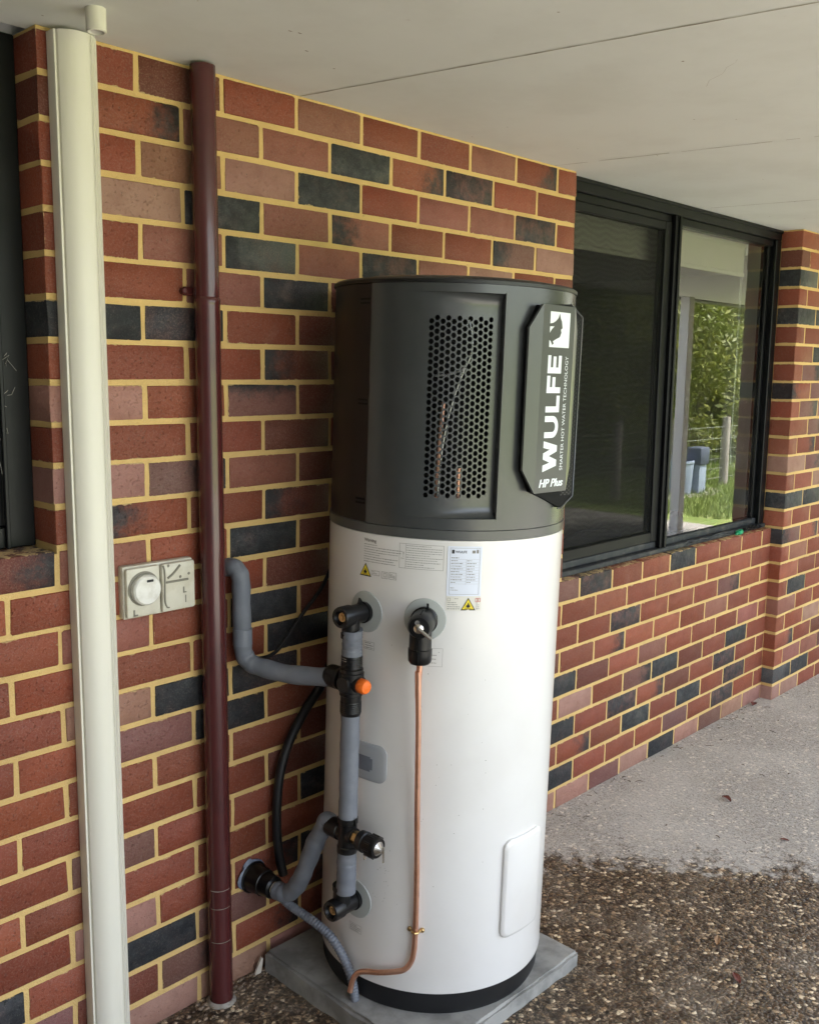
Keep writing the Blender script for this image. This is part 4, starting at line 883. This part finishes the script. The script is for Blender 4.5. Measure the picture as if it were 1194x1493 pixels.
db = []
for i in range(150):
    x, y = rnd.uniform(.8, 4.2), rnd.uniform(-1.3, -.02)
    if rnd.random() < .45: y = -abs(rnd.gauss(.01, .06))-.004
    if rnd.random() < .6: db.append(leafg((x, y, 0), rnd.uniform(.006, .022), rnd.uniform(.0015, .004), rnd.uniform(0, 6.28), rnd.uniform(.001, .004), i))
    else:
        a = rnd.uniform(0, 6.28); l = rnd.uniform(.01, .045); db.append(tube([(x, y, .002), (x+l*.5*math.cos(a), y+l*.5*math.sin(a), .005), (x+l*math.cos(a+.3), y+l*math.sin(a+.3), .002)], .0009, 4))
struct('leaf_litter', join(*db), pbr('litter_brown', (.07, .045, .03), .9, col2=(.16, .10, .06), nscale=30), True, 'stuff')
# ================================================================== GARDEN on the open side (seen mirrored in the window)
x = 7.23
single('patio_post', 'square white patio post mirrored in the clear window pane', 'post', box(x-.05, x+.05, -2.45, -2.35, 0, H, .006), M['post'], (x, -2.4, 0))
struct('gravel_patch', ([(10.6, -4.9, -.02), (12.3, -5.1, -.02), (12.5, -4.45, -.02), (11.7, -4.2, -.02), (10.7, -4.35, -.02)], [(0, 1, 2, 3, 4)]), M['gravel'])
fn = thing('wire_fence', 'wire mesh fence on timber posts mirrored in the window', 'fence', (11.5, -4.75, 0))
fx = [8.3, 9.9, 11.50, 13.1, 14.7, 16.3]
for x in fx: part(fn, 'post', cyl((x, -4.75, -.05), (x, -4.75, 1.05), .07, .062, 12), M['timber'])
wr = [cyl((fx[0], -4.75, z), (fx[-1], -4.75, z), .004, n=5) for z in (.1, .25, .4, .55, .72, .9)]+[cyl((fx[0]+.15*i, -4.75, .08), (fx[0]+.15*i, -4.75, .9), .003, n=4) for i in range(54)]
part(fn, 'wire_mesh', join(*wr), M['wire'])
b1 = thing('blue_drum', 'faded blue plastic drum mirrored beside the fence post', 'drum', (11.55, -4.6, 0))
part(b1, 'body', lathe((11.40, -4.62, -.02), (0, 0, 1), [(0, .17), (.02, .18), (.45, .205), (.46, .215), (.49, .215), (.49, .19), (.45, .18)], 24, True, True), M['bluebin'])
b2 = thing('blue_bin', 'narrow blue bin with a dark lid mirrored in front of the fence', 'bin', (11.62, -4.5, 0))
part(b2, 'body', mapg(box(11.60, 11.82, -4.58, -4.40, -.02, .55, .02, 2), lambda x, y, z: (x, y, z)), M['bluebin'])
part(b2, 'lid', box(11.57, 11.85, -4.61, -4.37, .40, .66, .03, 2), M['bindark'])
def leaves(blobs, n, size, seed):
    g = np.random.default_rng(seed); wts = np.array([b[3]*b[4]*b[5] for b in blobs])**.67; wts /= wts.sum()
    B_ = np.array(blobs)[g.choice(len(blobs), n, p=wts)]
    d = g.normal(size=(n, 3)); d /= np.linalg.norm(d, axis=1)[:, None]
    rad = g.uniform(.45, 1, n)**.6*(1+.12*g.normal(size=n))
    c = B_[:, :3]+d*B_[:, 3:6]*rad[:, None]
    a = g.normal(size=(n, 3)); a /= np.linalg.norm(a, axis=1)[:, None]; b = np.cross(a, g.normal(size=(n, 3))); b /= np.linalg.norm(b, axis=1)[:, None]
    s = size*g.uniform(.6, 1.4, n)[:, None]
    V = np.stack([c-a*s, c+b*s*.38, c+a*s, c-b*s*.38], 1).reshape(-1, 3)
    me = bpy.data.meshes.new('crown'); me.vertices.add(4*n); me.vertices.foreach_set('co', V.ravel())
    me.loops.add(4*n); me.loops.foreach_set('vertex_index', np.arange(4*n, dtype=np.int32)); me.polygons.add(n); me.polygons.foreach_set('loop_start', np.arange(0, 4*n, 4, dtype=np.int32))
    me.update(calc_edges=True); return me
def tree(x, y, h, w_, seed, label):
    r2 = random.Random(seed); t = thing('garden_tree', label, 'tree', (x, y, 0), group='trees beyond the garden fence')
    gs = [tube(spline([(x, y, -.1), (x+.1, y, h*.3), (x+.05, y+.1, h*.7)], 5), lambda t_: .13*(1-.7*t_), 10)]
    bl_ = []
    for i in range(34):
        a = r2.uniform(0, 6.28); rr_ = w_*math.sqrt(r2.random())*.75; z = h*r2.uniform(.08, .92); k = (1.05-.55*abs(z/h-.45)*2)
        cx, cy = x+rr_*k*math.cos(a), y+rr_*k*math.sin(a); s = r2.uniform(.45, .85)
        bl_.append((cx, cy, z, s, s, s*.75))
        if i < 9: gs.append(tube(spline([(x+.05, y, h*.25+.05*i), ((x+cx)/2, (y+cy)/2, z*.75), (cx, cy, z)], 4), lambda t_: .05*(1-.75*t_), 6))
    part(t, 'trunk', join(*gs), M['bark'])
    me = leaves(bl_, 24000, .062, seed); me.materials.append(M['leafa'])
    c_ = bpy.data.objects.new('crown', me); C.objects.link(c_); c_.parent = t; c_.location = (-x, -y, 0)
for i, (x, y, h, w_) in enumerate(((9.3, -7.6, 3.8, 1.6), (11.9, -7.2, 4.6, 1.8), (14.3, -6.9, 5.0, 2.0), (16.9, -7.3, 5.2, 2.0), (19.6, -7.8, 5.0, 2.2), (22.5, -8.4, 5.4, 2.4), (18.2, -9.6, 6.2, 2.4))):
    tree(x, y, h, w_, 20+i, ['olive green bushy tree mirrored dimly in the fly screen sash', 'olive green tree mirrored at the middle of the dark sash', 'olive green tree mirrored behind the fence post', 'dense olive tree mirrored at the centre of the clear pane', 'olive tree mirrored at the right of the clear pane', 'tall olive tree mirrored farthest right in the pane', 'tallest olive tree mirrored behind the others'][i])
# grass blades where the mirror shows the lawn
gq = np.random.default_rng(3); n = 26000
c = np.stack([gq.uniform(9.5, 18, n), gq.uniform(-7, -3.0, n), np.full(n, -.03)], 1); a = gq.uniform(0, 6.28, n); hgt = gq.uniform(.04, .10, n); ww = .008
dx = np.stack([np.cos(a)*ww, np.sin(a)*ww, 0*a], 1); tp = c+np.stack([gq.normal(0, .03, n), gq.normal(0, .03, n), hgt], 1)
V = np.stack([c-dx, c+dx, tp], 1).reshape(-1, 3)
me = bpy.data.meshes.new('grass'); me.vertices.add(3*n); me.vertices.foreach_set('co', V.ravel()); me.loops.add(3*n); me.loops.foreach_set('vertex_index', np.arange(3*n, dtype=np.int32))
me.polygons.add(n); me.polygons.foreach_set('loop_start', np.arange(0, 3*n, 3, dtype=np.int32)); me.update(calc_edges=True); me.materials.append(M['grass'])
go = bpy.data.objects.new('grass', me); C.objects.link(go); go['kind'] = 'stuff'
